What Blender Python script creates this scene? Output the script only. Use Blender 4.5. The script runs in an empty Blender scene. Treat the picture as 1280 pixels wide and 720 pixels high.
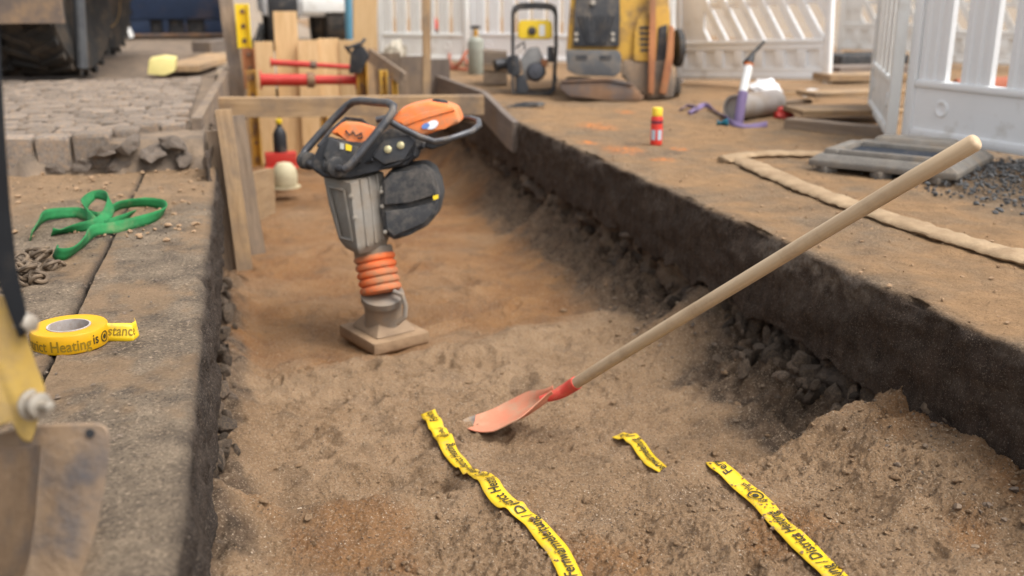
import bpy, bmesh, math, random
import numpy as np
from mathutils import Vector, Matrix, Euler
S = bpy.context.scene
COL = S.collection
R = math.radians
random.seed(7)
RNG = np.random.default_rng(11)

# ------------------------------------------------------------------ camera, sky, sun, exposure
# world: Y runs along the trench, X to the right, Z up, slab tops at Z = 0, metres
FPX, CAMH, PITCH, YAW = 1244.0, 0.8, R(16.5), R(15.1)
FW = np.array([math.sin(YAW)*math.cos(PITCH), math.cos(YAW)*math.cos(PITCH), -math.sin(PITCH)])
RT = np.array([math.cos(YAW), -math.sin(YAW), 0.0])
UP = np.cross(RT, FW)
CAM = np.array([0.0, 0.0, CAMH])
cd = bpy.data.cameras.new('camera'); cam = bpy.data.objects.new('camera', cd); COL.objects.link(cam)
cd.sensor_width = 36.0; cd.lens = 36.0*FPX/1280.0; cd.clip_start = 0.05; cd.clip_end = 600
cam.location = CAM
cam.rotation_euler = Euler((R(90)-PITCH, 0, -YAW), 'XYZ')
cd.dof.use_dof = True; cd.dof.focus_distance = 2.45; cd.dof.aperture_fstop = 2.2; cd.dof.aperture_blades = 9
S.camera = cam

SUN_EL, SUN_AZ = R(60), R(128)          # azimuth from +Y, clockwise
w = bpy.data.worlds.new('World'); S.world = w; w.use_nodes = True
nt = w.node_tree; nt.nodes.clear()
sk = nt.nodes.new('ShaderNodeTexSky'); sk.sky_type = 'NISHITA'; sk.sun_disc = False
sk.sun_elevation = SUN_EL; sk.sun_rotation = SUN_AZ; sk.air_density = 1.0; sk.dust_density = 4.0
hs = nt.nodes.new('ShaderNodeHueSaturation'); hs.inputs['Saturation'].default_value = 0.25
bg = nt.nodes.new('ShaderNodeBackground'); bg.inputs['Strength'].default_value = 0.15
wo = nt.nodes.new('ShaderNodeOutputWorld')
nt.links.new(sk.outputs[0], hs.inputs['Color']); nt.links.new(hs.outputs[0], bg.inputs[0]); nt.links.new(bg.outputs[0], wo.inputs[0])
sd = bpy.data.lights.new('sun', 'SUN'); so = bpy.data.objects.new('sun', sd); COL.objects.link(so)
sd.energy = 1.25; sd.angle = R(38); sd.color = (1.0, 0.96, 0.9)
sdir = Vector((math.sin(SUN_AZ)*math.cos(SUN_EL), math.cos(SUN_AZ)*math.cos(SUN_EL), math.sin(SUN_EL)))
so.rotation_euler = sdir.to_track_quat('Z', 'Y').to_euler(); so.location = (0, 0, 12)
S.view_settings.view_transform = 'Standard'; S.view_settings.look = 'None'
S.view_settings.gamma = 1.0; S.view_settings.use_curve_mapping = False
S.view_settings.exposure = 0.95

# ------------------------------------------------------------------ photo pixel -> direction helpers
def ray(x, y): return FW + RT*((x-640)/FPX) + UP*((360-y)/FPX)
def Q(x, y, k): return Vector(CAM + ray(x, y)*k)
def Zp(x, y, h=0.0): d = ray(x, y); return Vector(CAM + d*((h-CAMH)/d[2]))
def PX(x, y, X): d = ray(x, y); return Vector(CAM + d*(X/d[0]))
def PY(x, y, Y): d = ray(x, y); return Vector(CAM + d*(Y/d[1]))

# ------------------------------------------------------------------ noise
_perm = np.random.default_rng(3).permutation(512)
_perm = np.concatenate([_perm, _perm])
_ang = np.random.default_rng(4).uniform(0, 2*np.pi, 512)
_gx, _gy = np.cos(_ang), np.sin(_ang)
def perlin(x, y):
    x = np.asarray(x, float); y = np.asarray(y, float)
    xi = np.floor(x).astype(int); yi = np.floor(y).astype(int); xf = x-xi; yf = y-yi
    u = xf*xf*xf*(xf*(xf*6-15)+10); v = yf*yf*yf*(yf*(yf*6-15)+10)
    def g(ix, iy, dx, dy):
        h = _perm[_perm[ix & 511] + (iy & 511)]
        return _gx[h]*dx + _gy[h]*dy
    a = g(xi, yi, xf, yf); b = g(xi+1, yi, xf-1, yf); c = g(xi, yi+1, xf, yf-1); d = g(xi+1, yi+1, xf-1, yf-1)
    return ((a+(b-a)*u) + ((c+(d-c)*u)-(a+(b-a)*u))*v)*1.5
def fbm(x, y, o=4, gain=0.5):
    s = 0; a = 1.0; f = 1.0
    for i in range(o):
        s = s + a*perlin(x*f+i*17.3, y*f-i*9.1); a *= gain; f *= 2.03
    return s
def sst(a, b, x):
    t = np.clip((x-a)/(b-a), 0, 1); return t*t*(3-2*t)

# ------------------------------------------------------------------ materials
MATS = {}
def mat(name, c1, c2=None, scale=6.0, rough=0.75, bump=0.0, bscale=80.0, metal=0.0, dirt=None, dscale=2.5, damt=0.5,
        stretch=None, rnd=0.0, lo=0.35, hi=0.65, spec=0.35, fine=None, coat=0.0):
    if name in MATS: return MATS[name]
    m = bpy.data.materials.new(name); m.use_nodes = True; MATS[name] = m
    n = m.node_tree.nodes; l = m.node_tree.links; b = n['Principled BSDF']
    b.inputs['Roughness'].default_value = rough; b.inputs['Metallic'].default_value = metal
    b.inputs['Specular IOR Level'].default_value = spec; b.inputs['Coat Weight'].default_value = coat
    c2 = c2 or tuple(v*0.8 for v in c1)
    tc = n.new('ShaderNodeTexCoord'); oi = n.new('ShaderNodeObjectInfo')
    vm = n.new('ShaderNodeVectorMath'); vm.operation = 'SCALE'; cx = n.new('ShaderNodeCombineXYZ')
    for i in range(3): l.new(oi.outputs['Random'], cx.inputs[i])
    l.new(cx.outputs[0], vm.inputs[0]); vm.inputs['Scale'].default_value = 13.0 if rnd else 0.0
    ad = n.new('ShaderNodeVectorMath'); ad.operation = 'ADD'
    l.new(tc.outputs['Object'], ad.inputs[0]); l.new(vm.outputs[0], ad.inputs[1])
    vec = ad.outputs[0]
    if stretch:
        mp = n.new('ShaderNodeMapping'); mp.inputs['Scale'].default_value = stretch; l.new(vec, mp.inputs[0]); svec = mp.outputs[0]
    else: svec = vec
    nz = n.new('ShaderNodeTexNoise'); nz.inputs['Scale'].default_value = scale; nz.inputs['Detail'].default_value = 9; nz.inputs['Roughness'].default_value = 0.62
    l.new(svec, nz.inputs['Vector'])
    rp = n.new('ShaderNodeValToRGB'); rp.color_ramp.elements[0].position = lo; rp.color_ramp.elements[1].position = hi
    rp.color_ramp.elements[0].color = (*c2, 1); rp.color_ramp.elements[1].color = (*c1, 1)
    l.new(nz.outputs['Fac'], rp.inputs[0]); col = rp.outputs[0]
    if fine:                                     # fine speckle (fscale, colour, amount)
        f2 = n.new('ShaderNodeTexNoise'); f2.inputs['Scale'].default_value = fine[0]; f2.inputs['Detail'].default_value = 3
        l.new(vec, f2.inputs['Vector'])
        mr = n.new('ShaderNodeMapRange'); mr.inputs[1].default_value = 0.52; mr.inputs[2].default_value = 0.68; mr.inputs[4].default_value = fine[2]
        l.new(f2.outputs['Fac'], mr.inputs[0])
        mx = n.new('ShaderNodeMix'); mx.data_type = 'RGBA'; l.new(mr.outputs[0], mx.inputs[0]); l.new(col, mx.inputs[6]); mx.inputs[7].default_value = (*fine[1], 1); col = mx.outputs[2]
    if dirt:
        n2 = n.new('ShaderNodeTexNoise'); n2.inputs['Scale'].default_value = dscale; n2.inputs['Detail'].default_value = 10; n2.inputs['Roughness'].default_value = 0.7
        l.new(vec, n2.inputs['Vector'])
        mr = n.new('ShaderNodeMapRange'); mr.inputs[1].default_value = 0.62-damt*0.35; mr.inputs[2].default_value = 0.82-damt*0.3
        l.new(n2.outputs['Fac'], mr.inputs[0])
        mx = n.new('ShaderNodeMix'); mx.data_type = 'RGBA'; l.new(mr.outputs[0], mx.inputs[0]); l.new(col, mx.inputs[6]); mx.inputs[7].default_value = (*dirt, 1); col = mx.outputs[2]
        rr = n.new('ShaderNodeMapRange'); rr.inputs[3].default_value = rough; rr.inputs[4].default_value = 0.92
        l.new(mr.outputs[0], rr.inputs[0]); l.new(rr.outputs[0], b.inputs['Roughness'])
    if rnd:
        hv = n.new('ShaderNodeHueSaturation'); mr = n.new('ShaderNodeMapRange'); mr.inputs[3].default_value = 1-rnd; mr.inputs[4].default_value = 1+rnd
        l.new(oi.outputs['Random'], mr.inputs[0]); l.new(mr.outputs[0], hv.inputs['Value']); l.new(col, hv.inputs['Color']); col = hv.outputs[0]
    l.new(col, b.inputs['Base Color'])
    if bump:
        n3 = n.new('ShaderNodeTexNoise'); n3.inputs['Scale'].default_value = bscale; n3.inputs['Detail'].default_value = 8; n3.inputs['Roughness'].default_value = 0.65
        l.new(svec if stretch else vec, n3.inputs['Vector'])
        bp = n.new('ShaderNodeBump'); bp.inputs['Strength'].default_value = 1.0; bp.inputs['Distance'].default_value = bump
        l.new(n3.outputs['Fac'], bp.inputs['Height']); l.new(bp.outputs[0], b.inputs['Normal'])
    return m

DUST = (0.24, 0.17, 0.11)
def wood(name, c1, c2, dirt=None, damt=0.4):
    return mat(name, c1, c2, scale=7, rough=0.82, bump=0.004, bscale=14, stretch=(0.5, 5, 5), rnd=0.22, lo=0.3, hi=0.7, dirt=dirt, dscale=3, damt=damt)
W_NEW = wood('wood_new', (0.72, 0.50, 0.27), (0.58, 0.37, 0.17))
W_MID = wood('wood_mid', (0.46, 0.31, 0.17), (0.31, 0.195, 0.10), (0.20, 0.15, 0.11), 0.5)
W_OLD = wood('wood_old', (0.30, 0.22, 0.15), (0.17, 0.12, 0.08), (0.15, 0.12, 0.10), 0.5)
W_GREY = wood('wood_grey', (0.20, 0.16, 0.13), (0.12, 0.095, 0.08), (0.22, 0.16, 0.11), 0.4)
W_HANDLE = mat('ash_wood', (0.56, 0.42, 0.27), (0.47, 0.335, 0.205), scale=9, rough=0.55, bump=0.0008, bscale=30, stretch=(0.35, 7, 7), dirt=(0.36, 0.25, 0.15), dscale=4, damt=0.35)
YEL_TAPE = mat('tape_yellow', (0.70, 0.46, 0.008), (0.66, 0.42, 0.007), scale=20, rough=0.42, spec=0.45, bump=0.0012, bscale=22, dirt=(0.36, 0.235, 0.12), dscale=38, damt=0.24)
INK = mat('tape_ink', (0.035, 0.03, 0.012), rough=0.6)
INK2 = mat('tape_ink_faded', (0.26, 0.165, 0.01), rough=0.55)
YEL_M = mat('paint_yellow', (0.60, 0.35, 0.05), (0.48, 0.26, 0.04), scale=4, rough=0.5, dirt=(0.18, 0.12, 0.08), dscale=6, damt=0.45, bump=0.0015, bscale=90)
YEL_R = mat('paint_yellow_rust', (0.66, 0.36, 0.03), (0.52, 0.25, 0.03), scale=6, rough=0.6, dirt=(0.17, 0.09, 0.05), dscale=5, damt=0.62)
YEL_C = mat('plastic_yellow', (0.85, 0.62, 0.02), (0.78, 0.52, 0.02), scale=4, rough=0.4, dirt=(0.3, 0.22, 0.1), damt=0.15)
BLK = mat('black_plastic', (0.030, 0.030, 0.032), (0.018, 0.018, 0.02), scale=6, rough=0.5, dirt=(0.16, 0.13, 0.10), dscale=9, damt=0.3, bump=0.001, bscale=120)
BLK_D = mat('black_dusty', (0.045, 0.046, 0.048), (0.03, 0.03, 0.032), scale=8, rough=0.7, dirt=(0.12, 0.105, 0.09), dscale=18, damt=0.5, bump=0.003, bscale=160)
STEEL_D = mat('dark_steel', (0.06, 0.06, 0.062), (0.035, 0.035, 0.038), rough=0.42, metal=0.5, dirt=(0.15, 0.12, 0.09), dscale=8, damt=0.3)
TUBE_G = mat('handle_tube', (0.10, 0.10, 0.105), (0.065, 0.065, 0.07), scale=10, rough=0.38, metal=0.5, dirt=(0.2, 0.17, 0.14), dscale=12, damt=0.35)
GUARD = mat('guard_grey', (0.26, 0.235, 0.20), (0.18, 0.16, 0.135), scale=5, rough=0.55, metal=0.25, dirt=(0.25, 0.20, 0.15), dscale=7, damt=0.5, bump=0.002, bscale=60)
ORG = mat('orange_paint', (0.86, 0.215, 0.045), (0.78, 0.18, 0.035), scale=5, rough=0.42, dirt=(0.44, 0.22, 0.115), dscale=9, damt=0.5)
ORG_B = mat('orange_bellows', (0.80, 0.17, 0.04), (0.68, 0.13, 0.03), scale=8, rough=0.6, dirt=(0.38, 0.19, 0.10), dscale=12, damt=0.6)
RUST = mat('rusty_steel', (0.27, 0.155, 0.085), (0.15, 0.085, 0.05), scale=5, rough=0.72, metal=0.15, dirt=(0.10, 0.10, 0.105), dscale=4, damt=0.5, bump=0.003, bscale=50)
RUST_O = mat('rusty_orange', (0.42, 0.17, 0.06), (0.26, 0.10, 0.045), scale=5, rough=0.75, dirt=(0.18, 0.10, 0.06), damt=0.4)
BUCKET = mat('worn_bucket_steel', (0.36, 0.255, 0.165), (0.26, 0.18, 0.115), scale=9, rough=0.6, metal=0.2, dirt=(0.105, 0.11, 0.125), dscale=7, damt=0.48, bump=0.003, bscale=70)
ZINC = mat('zinc_bolt', (0.42, 0.38, 0.32), (0.30, 0.26, 0.21), rough=0.45, metal=0.6, dirt=(0.25, 0.19, 0.13), dscale=20, damt=0.4)
RED_P = mat('red_paint', (0.52, 0.035, 0.025), (0.42, 0.03, 0.02), rough=0.5, dirt=(0.25, 0.08, 0.05), dscale=6, damt=0.35)
RED_S = mat('shovel_red', (0.70, 0.085, 0.06), (0.60, 0.065, 0.045), scale=12, rough=0.45, dirt=(0.50, 0.22, 0.13), dscale=14, damt=0.35)
BLADE = mat('shovel_blade', (0.62, 0.20, 0.115), (0.56, 0.24, 0.14), scale=9, rough=0.5, dirt=(0.45, 0.31, 0.2), dscale=16, damt=0.42, bump=0.001, bscale=90)
WHITE = mat('white_plastic', (0.84, 0.84, 0.83), (0.80, 0.80, 0.79), scale=3, rough=0.42, dirt=(0.55, 0.51, 0.45), dscale=5, damt=0.15, bump=0.0015, bscale=26)
WHITE2 = mat('white_plastic_worn', (0.74, 0.74, 0.71), (0.68, 0.675, 0.64), scale=3, rough=0.5, dirt=(0.46, 0.41, 0.34), dscale=5, damt=0.25, bump=0.0015, bscale=26)
GREEN = mat('green_webbing', (0.020, 0.20, 0.058), (0.012, 0.13, 0.038), scale=14, rough=0.8, bump=0.0012, bscale=260, dirt=(0.16, 0.20, 0.09), dscale=9, damt=0.25)
PURPLE = mat('purple_webbing', (0.20, 0.145, 0.27), (0.15, 0.11, 0.21), rough=0.8, dirt=(0.25, 0.2, 0.2), damt=0.3)
BLUE = mat('blue_paint', (0.012, 0.025, 0.058), (0.009, 0.019, 0.044), rough=0.55, dirt=(0.09, 0.06, 0.05), dscale=2.5, damt=0.3)
BLUE2 = mat('light_blue_paint', (0.10, 0.26, 0.36), rough=0.5)
TYRE = mat('tyre_rubber', (0.028, 0.026, 0.024), (0.018, 0.017, 0.016), rough=0.85, dirt=(0.085, 0.062, 0.042), dscale=5, damt=0.5, bump=0.004, bscale=40)
RUBBER = mat('recycled_rubber', (0.21, 0.19, 0.165), (0.13, 0.12, 0.108), scale=10, rough=0.85, dirt=(0.22, 0.17, 0.12), dscale=7, damt=0.4, bump=0.004, bscale=90, fine=(180, (0.3, 0.26, 0.2), 0.4))
RUBBER_B = mat('dark_inlay', (0.030, 0.036, 0.047), (0.02, 0.025, 0.034), spec=0.15, rough=0.8, dirt=(0.3, 0.24, 0.18), dscale=22, damt=0.18)
HOSE = mat('canvas_hose', (0.40, 0.285, 0.17), (0.27, 0.185, 0.105), scale=10, rough=0.9, dirt=(0.26, 0.175, 0.10), dscale=7, damt=0.5, bump=0.004, bscale=60)
PALE = mat('pale_yellow_foam', (0.72, 0.62, 0.26), (0.64, 0.54, 0.2), rough=0.85)
CHAIN = mat('chain_rust', (0.17, 0.125, 0.085), (0.105, 0.075, 0.05), scale=30, rough=0.65, metal=0.3, dirt=(0.24, 0.17, 0.11), dscale=25, damt=0.4)
CARD = mat('roll_core', (0.44, 0.40, 0.37), (0.33, 0.29, 0.27), scale=24, rough=0.85, dirt=(0.28, 0.21, 0.16), dscale=30, damt=0.4)
REDC = mat('can_red', (0.66, 0.05, 0.03), (0.6, 0.04, 0.025), rough=0.3)
BLUEC = mat('can_pale_blue', (0.55, 0.64, 0.72), rough=0.35)
CANY = mat('can_cap_yellow', (0.86, 0.60, 0.05), rough=0.4)
GREENGREY = mat('grey_green_paint', (0.30, 0.31, 0.26), (0.25, 0.26, 0.21), rough=0.5, dirt=(0.2, 0.17, 0.13), damt=0.3)
STONE_D = mat('dark_rubble_stone', (0.17, 0.125, 0.09), (0.07, 0.053, 0.041), scale=14, rough=0.85, bump=0.012, bscale=45, rnd=0.5, dirt=(0.27, 0.19, 0.12), dscale=5, damt=0.5)
STONE_G = mat('grey_chipping', (0.11, 0.108, 0.105), (0.045, 0.045, 0.046), scale=30, rough=0.75, bump=0.003, bscale=60)
SETT = mat('granite_sett', (0.27, 0.222, 0.18), (0.16, 0.132, 0.108), scale=12, rough=0.85, bump=0.006, bscale=40, rnd=0.2, dirt=(0.33, 0.23, 0.15), dscale=5, damt=0.5)
CLOD = mat('sand_clod', (0.37, 0.245, 0.145), (0.29, 0.185, 0.105), scale=40, rough=0.95, bump=0.003, bscale=200)
CLOD_D = mat('dark_crumb', (0.20, 0.15, 0.11), (0.11, 0.085, 0.065), scale=40, rough=0.95)
CONC_LUMP = mat('concrete_lump', (0.24, 0.195, 0.155), (0.11, 0.09, 0.075), scale=14, rough=0.9, bump=0.008, bscale=40, dirt=(0.26, 0.18, 0.12), dscale=8, damt=0.4)

# ------------------------------------------------------------------ mesh builder
class MB:
    def __init__(s): s.bm = bmesh.new()
    def _bev(s, verts, bev, seg):
        if bev > 0:
            es = list({e for v in verts for e in v.link_edges})
            bmesh.ops.bevel(s.bm, geom=es, offset=bev, segments=seg, affect='EDGES', profile=0.6, clamp_overlap=True)
    def box(s, c, size, rot=None, bev=0.0, seg=2):
        M = Matrix.Translation(Vector(c)) @ (rot.to_4x4() if rot is not None else Matrix.Identity(4)) @ Matrix.Diagonal((*size, 1))
        g = bmesh.ops.create_cube(s.bm, size=1.0, matrix=M); s._bev(g['verts'], bev, seg); return s
    def loft(s, rings, cap=True, closed=True, bev=0.0, seg=2):
        vs = [[s.bm.verts.new(Vector(p)) for p in r] for r in rings]; n = len(vs[0])
        for a, b in zip(vs, vs[1:]):
            for i in range(n if closed else n-1):
                j = (i+1) % n; s.bm.faces.new((a[i], a[j], b[j], b[i]))
        if cap and closed:
            s.bm.faces.new(vs[0][::-1]); s.bm.faces.new(vs[-1])
        s._bev([v for r in vs for v in r], bev, seg); return s
    def prism(s, pts0, pts1, bev=0.0, seg=2): return s.loft([pts0, pts1], True, True, bev, seg)
    def tube(s, pts, r, n=10, closed=False, cap=True, flat=None):
        P = [Vector(p) for p in pts]; m = len(P)
        rr = list(r) if isinstance(r, (list, tuple)) else [r]*m
        rings = []; nrm = None
        for i in range(m):
            if closed: t = P[(i+1) % m]-P[(i-1) % m]
            else: t = P[min(i+1, m-1)]-P[max(i-1, 0)]
            t.normalize()
            if nrm is None:
                nrm = Vector((0, 0, 1)).cross(t)
                if nrm.length < 1e-3: nrm = Vector((1, 0, 0))
            nrm = (nrm - t*nrm.dot(t)).normalized(); bn = t.cross(nrm)
            fl = flat if flat else (1, 1)
            rings.append([P[i] + (nrm*math.cos(a)*fl[0] + bn*math.sin(a)*fl[1])*rr[i] for a in [2*math.pi*k/n for k in range(n)]])
        if closed: rings.append(rings[0]); s.loft(rings, cap=False); bmesh.ops.remove_doubles(s.bm, verts=s.bm.verts, dist=1e-6)
        else: s.loft(rings, cap=cap)
        return s
    def lathe(s, prof, M=None, n=24):
        M = M or Matrix.Identity(4)
        rings = [[M @ Vector((max(r, 1e-4)*math.cos(a), max(r, 1e-4)*math.sin(a), z)) for a in [2*math.pi*k/n for k in range(n)]] for r, z in prof]
        s.loft(rings, cap=True); return s
    def mesh(s, name, ang=38):
        bmesh.ops.recalc_face_normals(s.bm, faces=s.bm.faces)
        me = bpy.data.meshes.new(name); s.bm.to_mesh(me); s.bm.free()
        me.shade_smooth(); me.set_sharp_from_angle(angle=R(ang)); return me

def axis_mat(o, zdir, xdir=None):
    z = Vector(zdir).normalized(); x = Vector(xdir) if xdir is not None else (Vector((0, 0, 1)).cross(z) if abs(z.z) < 0.95 else Vector((1, 0, 0)))
    x = (x - z*x.dot(z)).normalized(); y = z.cross(x)
    M = Matrix((x, y, z)).transposed().to_4x4(); M.translation = Vector(o); return M
def tag(o, label=None, cat=None, group=None, kind=None):
    if label: o['label'] = label
    if cat: o['category'] = cat
    if group: o['group'] = group
    if kind: o['kind'] = kind
    return o
def root_of(t):
    M = Matrix.LocRotScale(t.location, t.rotation_euler, None)
    return M
def thing(name, label, cat, loc=(0, 0, 0), group=None):
    o = bpy.data.objects.new(name, None); COL.objects.link(o); o.location = loc; o.empty_display_size = 0.1
    return tag(o, label, cat, group)
WM = {}
def link(name, me, m, parent=None, M=None):
    if m and not me.materials: me.materials.append(m)
    o = bpy.data.objects.new(name, me); COL.objects.link(o)
    Mw = M if M is not None else Matrix.Identity(4)
    if parent is not None:
        o.parent = parent
        pw = WM.get(parent.name, Matrix.Translation(parent.location) if parent.type == 'EMPTY' else Matrix.Identity(4))
        o.matrix_parent_inverse = pw.inverted()
    o.matrix_basis = Mw
    WM[o.name] = Mw
    return o
def obj(name, mb, m, parent=None, M=None, ang=38): return link(name, mb.mesh(name, ang), m, parent, M)
def base(o, loc):
    """shift a top-level mesh's origin to loc without moving it"""
    loc = Vector(loc); o.data.transform(Matrix.Translation(-loc)); o.location = loc; return o
def board(name, p0, p1, wd, th, m, parent=None, up=(0, 0, 1), bev=0.004, rough_end=0.0):
    """plank from p0 to p1, width wd along 'up', thickness th; local X is its length"""
    p0 = Vector(p0); p1 = Vector(p1); L = (p1-p0).length; x = (p1-p0).normalized(); z = Vector(up); z = (z-x*z.dot(x)).normalized(); y = z.cross(x)
    M = Matrix((x, y, z)).transposed().to_4x4(); M.translation = (p0+p1)/2
    mb = MB(); n = 6; rings = []
    sd = random.random()*50
    for i in range(n+1):
        xx = -L/2+L*i/n; a = perlin(sd+i*0.6, 0.3)*0.004; b = perlin(sd+i*0.6, 5.3)*0.004
        h, t = wd/2, th/2
        rings.append([(xx, -t+a, -h+b), (xx, t+a, -h+b), (xx, t+a, h+b), (xx, -t+a, h+b)])
    mb.loft(rings)
    if bev:
        es = [e for e in mb.bm.edges if len(e.link_faces) == 2 and e.calc_face_angle(0) > 0.6]
        bmesh.ops.bevel(mb.bm, geom=es, offset=bev, segments=1, affect='EDGES')
    return obj(name, mb, m, parent, M)
def grid_mesh(name, V, nu, nv, attr=None):
    """V: (nu*nv,3) array, row-major with nv fastest"""
    i = np.arange(nu-1)[:, None]*nv + np.arange(nv-1)[None, :]
    F = np.stack([i, i+nv, i+nv+1, i+1], -1).reshape(-1, 4)
    me = bpy.data.meshes.new(name)
    me.vertices.add(len(V)); me.vertices.foreach_set('co', V.astype(np.float32).ravel())
    me.loops.add(F.size); me.loops.foreach_set('vertex_index', F.astype(np.int32).ravel())
    me.polygons.add(len(F)); me.polygons.foreach_set('loop_start', np.arange(0, F.size, 4, dtype=np.int32)); me.polygons.foreach_set('loop_total', np.full(len(F), 4, dtype=np.int32))
    me.update(calc_edges=True); me.validate()
    if attr is not None:
        for an, av in attr.items():
            a = me.attributes.new(an, 'FLOAT', 'POINT'); a.data.foreach_set('value', av.astype(np.float32).ravel())
    me.shade_smooth(); return me
def rock_mesh(name, seed, sub=2, rough=0.35):
    rg = np.random.default_rng(seed); bm = bmesh.new(); bmesh.ops.create_icosphere(bm, subdivisions=sub, radius=1.0)
    pl = rg.normal(size=(9, 3)); pl /= np.linalg.norm(pl, axis=1)[:, None]; dd = rg.uniform(0.40, 0.85, 9)
    for v in bm.verts:
        p = np.array(v.co)
        for nn, d in zip(pl, dd):
            e = p@nn-d
            if e > 0: p = p-nn*e*0.92
        v.co = Vector(p*(1+rough*0.12*rg.normal()))
    me = bpy.data.meshes.new(name); bm.to_mesh(me); bm.free(); me.shade_smooth(); me.set_sharp_from_angle(angle=R(18)); return me
def scatter(name, pts, sizes, m, seed=0, squash=0.7, sub=1):
    """many small lumps joined into one mesh"""
    rg = np.random.default_rng(seed); prot = []
    for k in range(5):
        me = rock_mesh('tmp', seed*7+k, sub); v = np.empty(len(me.vertices)*3); me.vertices.foreach_get('co', v); v = v.reshape(-1, 3)
        f = np.array([p.vertices[:] for p in me.polygons]); prot.append((v, f)); bpy.data.meshes.remove(me)
    V = []; F = []; off = 0
    for p, sz in zip(pts, sizes):
        v, f = prot[rg.integers(5)]
        a, b = rg.uniform(0, 6.28, 2); ca, sa = math.cos(a), math.sin(a); cb, sb = math.cos(b), math.sin(b)
        Rm = np.array([[ca, -sa, 0], [sa, ca, 0], [0, 0, 1]]) @ np.array([[1, 0, 0], [0, cb, -sb], [0, sb, cb]])
        vv = (v*np.array([1, rg.uniform(0.6, 1), rg.uniform(0.6, 1)]))@Rm.T
        vv[:, 2] *= squash; V.append(vv*sz+np.asarray(p)); F.append(f+off); off += len(v)
    V = np.concatenate(V); F = np.concatenate(F)
    me = bpy.data.meshes.new(name); me.from_pydata(V.tolist(), [], F.tolist()); me.update(); me.shade_smooth(); me.set_sharp_from_angle(angle=R(40))
    return link(name, me, m)

# ================================================================== THE SETTING
XL, XR = -0.128, 1.717          # slab edges on both sides of the trench
YEND = 9.0                      # timber head wall of the trench
SLAB = 0.31

# ---- sand floor of the trench as a height function
_dents = [(RNG.uniform(0.0, 1.5), RNG.uniform(2.35, 3.7), RNG.uniform(0.03, 0.085), RNG.uniform(0.25, 1.0), RNG.uniform(0, 3.14), RNG.uniform(0.006, 0.02)) for _ in range(95)]
_dents += [(RNG.uniform(-0.05, 1.6), RNG.uniform(1.35, 2.05), RNG.uniform(0.02, 0.06), RNG.uniform(0.3, 1.0), RNG.uniform(0, 3.14), RNG.uniform(0.004, 0.014)) for _ in range(40)]
_dents += [(0.42, 2.78, 0.13, 0.42, 0.5, 0.022), (0.85, 3.15, 0.14, 0.4, 1.1, 0.024), (1.15, 2.95, 0.13, 0.4, 0.2, 0.02), (0.22, 3.2, 0.13, 0.42, 0.9, 0.02), (1.32, 1.78, 0.10, 0.5, 0.3, 0.02)]
_dents += [(RNG.uniform(0.0, 1.5), RNG.uniform(3.7, 5.6), RNG.uniform(0.06, 0.15), RNG.uniform(0.3, 0.9), RNG.uniform(0, 3.14), RNG.uniform(0.008, 0.022)) for _ in range(30)]
def crest_y(x):
    """where the near bank of loose sand breaks off towards the trench floor"""
    return 2.12 - 0.05*np.clip((x-0.3)/0.7, -1, 1) + 0.025*fbm(np.asarray(x)*5, 3.7+0*np.asarray(x), 3) + 0.16*sst(1.15, 1.6, x)
def rub(y): return sst(2.2, 2.4, y)*(1-sst(3.05, 3.3, y)) + 0.8*sst(3.55, 3.8, y)*(1-sst(6.3, 7.0, y))
def talus_top(y):
    return (-0.50 + 0.09*rub(y) + 0.23*np.exp(-((y-3.42)/0.20)**2) + 0.03*np.exp(-((y-4.35)/0.25)**2) + 0.06*np.exp(-((y-5.3)/0.5)**2) - 0.03*rub(y)*(y > 3.4)
            + 0.10*sst(5.5, 7.5, y) + 0.235*(1-sst(1.95, 2.45, y)) + 0.05*fbm(y*3, y*0+8.1, 3))
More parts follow.
